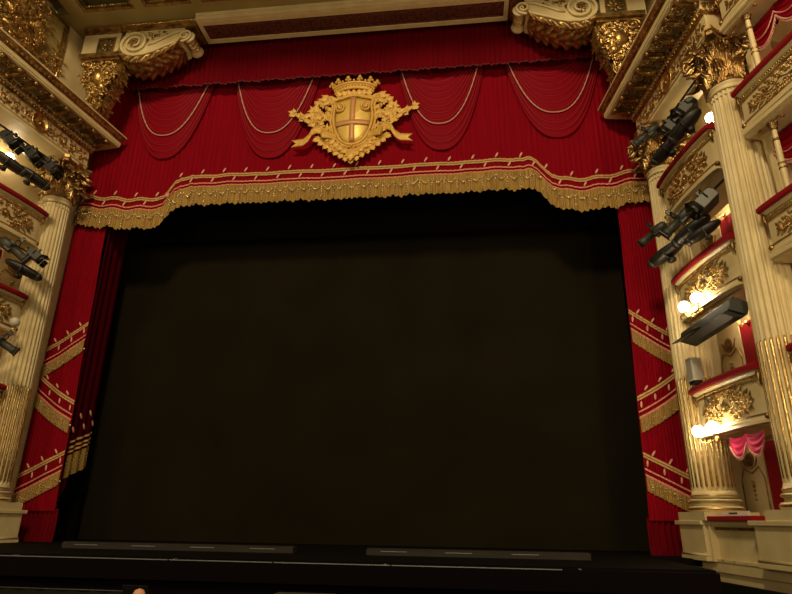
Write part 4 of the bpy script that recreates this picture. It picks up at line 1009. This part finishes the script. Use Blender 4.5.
p = MB(); p.box(-.045, -.025, -.21, -.2, .44, .56); p.box(.025, .045, -.21, -.2, .44, .56); p.box(-.045, .045, -.21, -.2, .54, .56); p.box(-.045, .045, -.21, -.2, .44, .46); p.box(.11, .12, -.21, -.2, .47, .54); p.tube([(.16, -.205, .54), (.19, -.205, .52), (.19, -.205, .48), (.15, -.205, .46)], .005, 4); p.build('emblem_mark', SIGN, t)
def stand(x, y, h, lab, rz=0):
    t = thing('music_stand', lab, 'music stand', (x, y, 0), rz)
    p = MB(); p.tube([(0, 0, .1), (0, 0, h)], .012, 6); p.build('pole', SILV, t)
    p = MB()
    for k in range(3): a = k * 2 * pi / 3; p.tube([(0, 0, .15), (.25 * cos(a), .25 * sin(a), 0.01)], .01, 5)
    p.build('foot', LBLK, t)
    p = MB(); p.box(-.22, .22, -.01, .01, 0, .32, T(0, 0, h) @ RX(RAD(25))); p.build('desk', LBLK, t)
stand(-2.0, 10.3, .35, 'thin silver music stand left of the pit centre, by the green screen')
stand(1.62, 10.3, .32, 'thin silver music stand beside the case with the emblem', .3); stand(2.0, 10.0, .30, 'thin silver music stand right of the pit centre', -.4)
# top of a person's head low in the pit
t = thing('person', 'person seated low in the pit, only the bare crown of the head showing', 'person', (-.77, 8.0, .02))
me = bpy.data.meshes.new('body'); J = [((0, 0, .12), .14), ((0, 0, .3), .15), ((0, 0, .44), .155), ((0, 0, .50), .07), ((0, 0, .56), .055), ((.2, 0, .42), .06), ((.25, -.05, .2), .05), ((.2, -.22, .12), .04), ((-.2, 0, .42), .06), ((-.25, -.05, .2), .05), ((-.2, -.22, .12), .04)]
me.from_pydata([j[0] for j in J], [(0, 1), (1, 2), (2, 3), (3, 4), (2, 5), (5, 6), (6, 7), (2, 8), (8, 9), (9, 10)], []); me.materials.append(SHIRT)
o = bpy.data.objects.new('body', me); COL.objects.link(o); o.parent = t
o.modifiers.new('skin', 'SKIN')
for i, j in enumerate(J): me.skin_vertices[0].data[i].radius = (j[1], j[1])
me.skin_vertices[0].data[0].use_root = True; sb_ = o.modifiers.new('sub', 'SUBSURF'); sb_.levels = 1; sb_.render_levels = 2
p = MB(); p.lathe([(.02, -.13), (.05, -.115), (.068, -.06), (.078, 0), (.076, .05), (.055, .095), (.001, .115)], 20, T(0, 0, .70)); p.ball((0, -.083, .69), .016, 8, 6, (1, 1, 1.6)); p.ball((.08, 0, .69), .022, 8, 6, (.4, 1, 1.4)); p.ball((-.08, 0, .69), .022, 8, 6, (.4, 1, 1.4)); p.build('head', SKIN, t)
p = MB(); p.ball((.028, -.068, .705), .011, 8, 6); p.ball((-.028, -.068, .705), .011, 8, 6); p.tube([(-.022, -.072, .645), (.022, -.072, .645)], .005, 5); p.build('face', INK, t)
